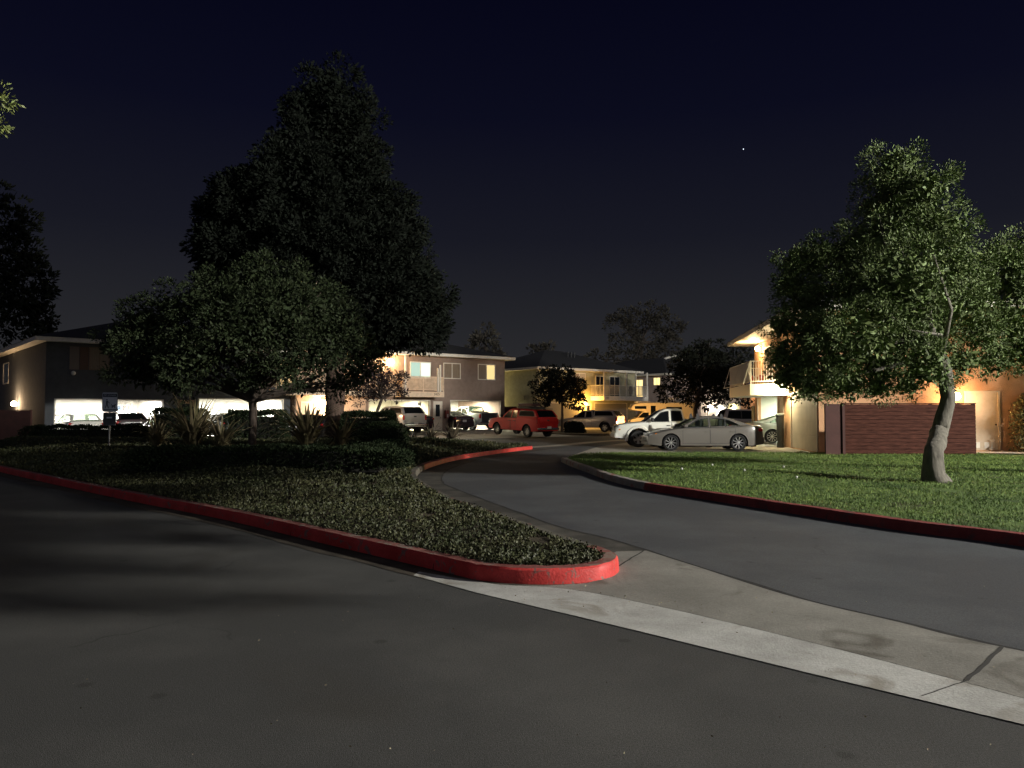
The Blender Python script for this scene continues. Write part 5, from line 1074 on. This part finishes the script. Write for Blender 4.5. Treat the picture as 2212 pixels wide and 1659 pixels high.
# ---- the street lamp outside the frame that lights the road, the kerb nose and the lawn
r = empty('street_lamp', (38, 1, 0), R(165), 'tall street lamp outside the frame on the right that lights the road', 'street lamp')
mb = MB(); mb.tube([(0, 0, 0), (0, 0, .3), (0, 0, 6), (0, 0, 11.6)], [.16, .11, .09, .06], 12); mb.build('pole', M_METALD, r)
mb = MB(); mb.tube([(0, 0, 11.5), (.6, 0, 12.0), (1.7, 0, 12.2)], .035, 8); mb.build('arm', M_METALD, r)
mb = MB(); mb.box(1.6, 2.3, -.16, .16, 12.14, 12.28); hd_ = mb.build('lamp_head', M_METALD, r); mb = MB(); mb.box(1.72, 2.22, -.12, .12, 12.10, 12.138); mb.build('lens', emat('street_lens', (1, .97, .9), 40), hd_)
lamp('street_lamp_light', (1.97, 0, 11.95), 64000, (1.0, .965, .88), .5, r)
r = empty('added_amber_lamp', (10.1, 62.2, 0), 0, 'low added amber lamp hidden behind the white pickup, lighting the camper van', 'added lamp')  # amber source and its fitting added out of view to light the camper
mb = MB(); mb.tube([(0, 0, 0), (0, 0, .62)], .05, 10); mb.build('post', M_METALD, r); mb = MB(); mb.tube([(0, 0, .62), (0, 0, .78)], .06, 10); mb.build('lens', emat('amber_lens_glow', (1, .6, .2), 25), r); lamp('amber_lamp', (0, 0, .95), 520, (1, .56, .18), .06, r)
# ---- flax clumps
def flax(label, base, n, Lmin, Lmax, w=.06, spread=1.0, group=None, m=None):
    r = empty('flax_plant', base, random.uniform(0, 6), label, 'flax plant', group); mb = MB()
    for i in range(n):
        a = random.uniform(0, 2 * math.pi); ln = random.uniform(Lmin, Lmax); lean = random.betavariate(1.3, 1.6) * 1.15 * spread; b0 = Vector((math.cos(a), math.sin(a), 0)) * random.uniform(0, .22) * ln * .4; d = Vector((math.cos(a), math.sin(a), 0)); side = Vector((-math.sin(a), math.cos(a), 0)); tw = random.uniform(-.6, .6)
        pts = []; p = b0.copy(); th = lean * .35; st = ln / 7; droop = random.uniform(.02, .16) * (1 + lean)
        for k in range(8):
            ww = w * (.75 + .5 * math.sin(math.pi * min(1, k / 7 * .8 + .1))) * (1 - (k / 7) ** 3 * .97); s_v = (side + d * tw * .3).normalized()
            pts += [p - s_v * ww / 2, p + Vector((0, 0, -.006)) + d * .006, p + s_v * ww / 2]; p = p + (d * math.sin(th) + Vector((0, 0, math.cos(th)))) * st; th += droop + lean * .07
        mb.add(pts, [(k * 3 + j, k * 3 + j + 1, (k + 1) * 3 + j + 1, (k + 1) * 3 + j) for k in range(7) for j in range(2)])
    mb.build('leaves', m or L_FLAX, r); return r
for (u, Y, n, a, b_, lab) in ((418, 23.2, 110, 1.1, 1.95, 'large spiky flax clump left of the forked island tree'), (665, 23.6, 120, 1.1, 1.9, 'large dense flax clump right of the forked island tree'), (340, 24.5, 40, .8, 1.4, 'thin flax clump beside the notice sign'), (738, 25.0, 40, .8, 1.4, 'smaller flax clump at the foot of the huge conifer'), (480, 22.6, 36, .7, 1.4, 'pale broad-leaved flax clump against the forked tree trunk')):
    x = (u - 1106) / FPX * Y; flax(lab, (x, Y, isl_z(x, Y) - .02), n, a, b_, .085, group='flax clumps on the island')
for (us, Y, n, a, b_, lab) in ((1629, 36.2, 24, .35, .8, 'smallest flax tuft nearest the hedge by the garage apron'), (1697, 35.6, 44, .6, 1.15, 'middle flax tuft below the white door'), (1780, 35.0, 50, .6, 1.25, 'flax tuft nearest the red curved kerb end')):
    x = (us - 2016) / 3028 * Y; flax(lab, (x, Y, isl_z(x, Y) - .02), n, a, b_, .06, group='flax tufts by the garage apron', m=leafmat('leaf_flax_dark', (.085, .07, .045), .5))
# ---- hedges and shrubs
def shrub(label, box, m, n, ls, cat='hedge', name='hedge', round_=.25, zf=isl_z, group=None):
    """box (x0,x1,y0,y1,h): leafy mass with bumpy faces"""
    x0, x1, y0, y1, h = box; cx, cy = (x0 + x1) / 2, (y0 + y1) / 2; z = zf(cx, cy); r = empty(name, (cx, cy, z), 0, label, cat, group)
    P = rng.uniform(-1, 1, (n, 3)); ax = rng.integers(0, 3, n); sg = rng.choice([-1, 1], n); 
    P[np.arange(n), ax] = sg * rng.uniform(.72, 1.04, n); P[ax == 2, 2] = np.abs(P[ax == 2, 2]); 
    P[:, :2] *= (1 - round_ * np.clip(P[:, 2:3], 0, 1) ** 3 * .6); nn = P / np.linalg.norm(P, axis=1, keepdims=True)
    Q = P * np.array([(x1 - x0) / 2, (y1 - y0) / 2, h / 2]); Q[:, 2] += h / 2
    Q += np.array([[mnoise.noise(Vector((q[0] * 1.7, q[1] * 1.7, q[2] * 2 + cx))) for q in Q]]).T * nn * .16
    D = nn + rng.normal(size=(n, 3)) * .6; D[:, 2] += .35
    leaves('foliage', Q, D, rng.uniform(.6, 1.3, n) * ls, m, r, .55)
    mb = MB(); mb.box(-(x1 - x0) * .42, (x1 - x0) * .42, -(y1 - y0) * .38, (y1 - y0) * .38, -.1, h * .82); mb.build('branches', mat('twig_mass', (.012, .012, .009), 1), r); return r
shrub('long low clipped hedge in front of the flax clumps', (-8.6, -2.5, 17.0, 18.6, .40), L_HEDGE, 26000, .06)
shrub('low sprawling shrub edging the hedge beside the red curved kerb', (-4.6, -2.75, 19.2, 22.5, .5), L_HEDGE, 9000, .07, 'shrub', 'shrub', .9)
shrub('dark hedge block left of the conifer trunk, before the lit garage', (-12.0, -9.6, 32.0, 33.4, 1.25), L_HEDGE, 9000, .09)
shrub('dark hedge block behind the dense flax clump', (-15.6, -13.4, 33.0, 34.2, 1.3), L_HEDGE, 8000, .09)
shrub('dark clipped hedge between conifer and mailbox cabinet', (-7.3, -5.0, 32.4, 33.8, 1.15), L_HEDGE, 9000, .09)
shrub('rounded shrub spilling toward the small flax tufts', (-5.5, -4.0, 27.5, 30.0, .75), L_HEDGE, 8000, .08, 'shrub', 'shrub', .9)
shrub('low dark hedge before the first bright garage at left', (-22.5, -16.6, 35.2, 36.4, .75), L_HEDGE, 11000, .10)
shrub('dark rounded bush under the slim tree before the sage block', (3.9, 5.2, 55.0, 56.5, .7), L_DK, 3000, .14, 'shrub', 'shrub', .9, zf=lambda x, y: .1)
shrub('tall leafy hedge lit warm by the porch lamp at the right edge', (18.9, 24.5, 28.2, 29.6, 2.15), leafmat('leaf_ivy_pale', (.20, .20, .10), .5, .5, .4), 20000, .10, zf=lambda x, y: .12)
# ---- ground cover leaves over the island, denser near the nose
def scatter(name, poly, n, ls, m, zf, label, dens, ymin, ymax, xmin, xmax, up=.9, asp=.6, grow=0, tall=1):
    P = []
    pl2 = [Vector((p.x, p.y, 0)) for p in poly]
    X = np.array([p.x for p in pl2]); Y = np.array([p.y for p in pl2]); x = rng.uniform(xmin, xmax, n * 6); y = ymin + (ymax - ymin) * rng.random(n * 6) ** dens
    ins = np.zeros(len(x), bool); j = len(X) - 1
    for i in range(len(X)):
        c = ((Y[i] > y) != (Y[j] > y)); den = (Y[j] - Y[i]) if Y[j] != Y[i] else 1e-9; ins ^= c & (x < (X[j] - X[i]) * (y - Y[i]) / den + X[i]); j = i
    x, y = x[ins][:n], y[ins][:n]; return x, y
def cover(name, poly, n, ls, m, zf, label, dens, box, up, asp, hgt, kind='stuff', far_grow=.03):
    x, y = scatter(name, poly, n, ls, m, zf, label, dens, box[2], box[3], box[0], box[1])
    G = {}
    def z_(a, b):
        k = (round(a * 2), round(b * 2))
        if k not in G: G[k] = zf(k[0] / 2, k[1] / 2)
        return G[k]
    z = np.array([z_(a, b) for a, b in zip(x, y)]); cl = np.array([mnoise.noise(Vector((a * 1.3, b * 1.3, 5))) for a, b in zip(x, y)])
    keep = cl > -.55
    x, y, z, cl = x[keep], y[keep], z[keep], cl[keep]; k = len(x)
    C_ = np.stack([x, y, z + rng.uniform(-.01, 1, k) * hgt * (1 + cl)], 1); D_ = rng.normal(size=(k, 3)); D_[:, 2] = np.abs(D_[:, 2]) * up + up * .4
    o = leaves(name, C_, D_, rng.uniform(.6, 1.35, k) * (ls + far_grow * np.maximum(0, y - 9) / 10), m, None, asp); o['kind'] = kind; o['label'] = label; return o
cover('ground_cover', isl_in, 170000, .032, L_IVY, isl_z, 'low leafy ground cover on the island', 2.5, (-22, 1.1, 7.2, 37), .9, .62, .055)
cover('grass', lawn_o, 150000, .042, L_GRASS, lawn_z, 'short mown lawn grass', 1.35, (1.8, 17, 8, 28.6), 1.6, .2, .006, far_grow=.008)
# dandelion clocks
for k, (u, v) in enumerate(((1472, 1027), (1538, 1017), (1607, 1030), (1720, 1047), (1692, 1022))):
    p = gnd(u, v, .13); r = empty('dandelion', tuple(p), 0, 'pale dandelion clock standing in the lawn', 'dandelion', 'dandelion clocks in the lawn'); mb = MB(); mb.tube([(0, 0, 0), (.01, 0, .14)], .005, 5); mb.build('stem', L_GRASS, r); mb = MB(); mb.sphere((.01, 0, .155), .028, 8); mb.build('seed_head', mat('dandelion_white', (.6, .6, .55), .8), r)
# fallen leaves / small litter on the paving
mbx = []
for k in range(170):
    u = random.uniform(100, 2150) if k < 60 else random.gauss(1250, 260); v = random.uniform(1260, 1640) if k < 60 else 1262 + abs(random.gauss(0, 1)) * 26 + max(0, u - 1250) * .14; p = gnd(u, v, .012)
    mbx.append(p)
C_ = np.array([tuple(p) for p in mbx]); D_ = rng.normal(size=(len(C_), 3)); D_[:, 2] = np.abs(D_[:, 2]) * .1
o = leaves('litter', C_, D_, rng.uniform(.006, .018, len(C_)), mat('dry_leaf', (.28, .24, .16), .8, island=.5), None, .6); o['kind'] = 'stuff'; o['label'] = 'tiny dry leaves and grit on the road'
